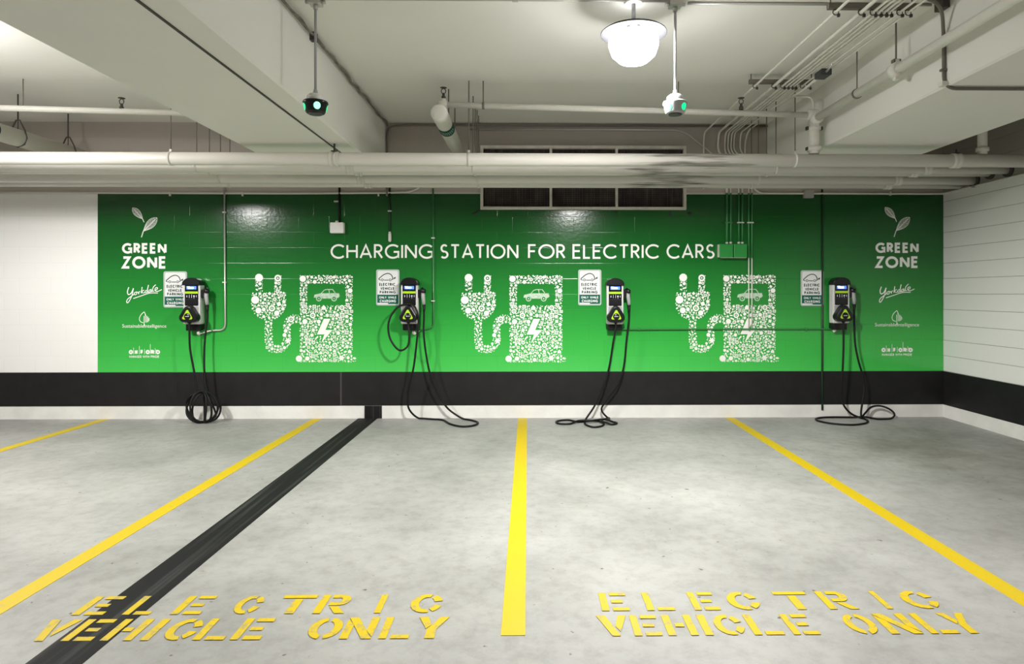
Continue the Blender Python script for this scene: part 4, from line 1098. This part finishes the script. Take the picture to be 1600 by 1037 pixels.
def row(txt, us, v_base, dx=0.0):
    """letters with their left/right edges measured on the baseline"""
    out = []
    for ch, (a, c) in zip(txt, us):
        p, q_ = FL(a, v_base), FL(c, v_base); out.append((ch, p.x + dx, q_.x - p.x))
    return out
def cap_h(v0, v1): return FL(825, v0).y - FL(825, v1).y
RW1 = row('ELECTRIC', [(941,986),(1012,1056),(1087,1129),(1147,1197),(1229,1283),(1300,1346),(1378,1413),(1432,1485)], 955)
RW2 = row('VEHICLE', [(938,988),(993,1038),(1046,1094),(1086,1136),(1127,1174),(1182,1230),(1244,1288)], 996) + row('ONLY', [(1338,1385),(1396,1447),(1459,1505),(1505,1549)], 993)
LW1 = row('ELECTRIC', [(118,168),(196,238),(270,317),(359,400),(426,480),(489,538),(570,610),(637,688)], 956)
LW2 = row('VEHICLE', [(42,92),(102,150),(162,210),(205,255),(250,300),(304,352),(362,410)], 996) + row('ONLY', [(474,526),(530,580),(591,638),(645,695)], 997)
stencil([('first_row', RW1, FL(825, 955.5).y, cap_h(927.5, 955.5)), ('second_row', RW2, FL(825, 995).y, cap_h(963, 995))], 'yellow stencilled words in the bay clear of the black strip')
stencil([('first_row', LW1, FL(825, 956.5).y, cap_h(928, 956.5)), ('second_row', LW2, FL(825, 996.5).y, cap_h(963.5, 996.5))], 'yellow stencilled words partly lying over the broad black strip')

# ------------------------------------------------------------------ lights
def point(name, loc, power, radius=.2, col=(1, .975, .94)):
    l = bpy.data.lights.new(name, 'POINT'); l.energy = power; l.shadow_soft_size = radius; l.color = col
    o = bpy.data.objects.new(name, l); COL.objects.link(o); o.location = loc
    return o
def downlight(name, loc, power, size=150, blend=.6, radius=.2, col=(1, .98, .955)):
    l = bpy.data.lights.new(name, 'SPOT'); l.energy = power; l.shadow_soft_size = radius; l.color = col
    l.spot_size = math.radians(size); l.spot_blend = blend
    o = bpy.data.objects.new(name, l); COL.objects.link(o); o.location = loc
    return o
PW = 520
zl_ = lc.z - .30
downlight('lamp_light', (lc.x, YR, zl_), PW, 174, .45, .14)
def point(name, loc, power, radius=.14, col=(1, .98, .955)):
    l = bpy.data.lights.new(name, 'POINT'); l.energy = power; l.shadow_soft_size = radius; l.color = col
    o = bpy.data.objects.new(name, l); COL.objects.link(o); o.location = loc
    return o
downlight('bay_lamp_light', (-5.1, YR, zl_), PW * .58, 176, .4, .16)
point('bay_lamp_glow', (-5.1, YR, zl_), PW * .13, .16)       # next bay, same lamp row
downlight('rear_row_lamp_light', (-8.0, YR - 3.6, zl_), PW * .55, 174, .45, .14)
downlight('rear_row_lamp_light', (lc.x, YR - 6.2, zl_), PW * .16, 174, .45, .14)
w = bpy.data.worlds.new('World'); bpy.context.scene.world = w; w.use_nodes = True
bg = w.node_tree.nodes['Background']; bg.inputs[0].default_value = (1, .985, .95, 1); bg.inputs[1].default_value = 0.13

# ------------------------------------------------------------------ camera
cam = bpy.data.cameras.new('Camera'); cam.sensor_fit = 'HORIZONTAL'; cam.sensor_width = 36.0
cam.lens = 36.0 * F / 1600.0
cam.shift_x = (800.0 - CX) / 1600.0
cam.shift_y = (CY - 518.5) / 1600.0
co = bpy.data.objects.new('Camera', cam); COL.objects.link(co)
co.location = CAM; co.rotation_euler = (PI/2, 0, -TH)
sc = bpy.context.scene; sc.camera = co
sc.view_settings.view_transform = 'Standard'; sc.view_settings.look = 'None'
sc.view_settings.gamma = 1.0; sc.view_settings.use_curve_mapping = False
sc.view_settings.exposure = 0.65
sc.cycles.max_bounces = 10; sc.cycles.diffuse_bounces = 6
sc.cycles.use_denoising = True
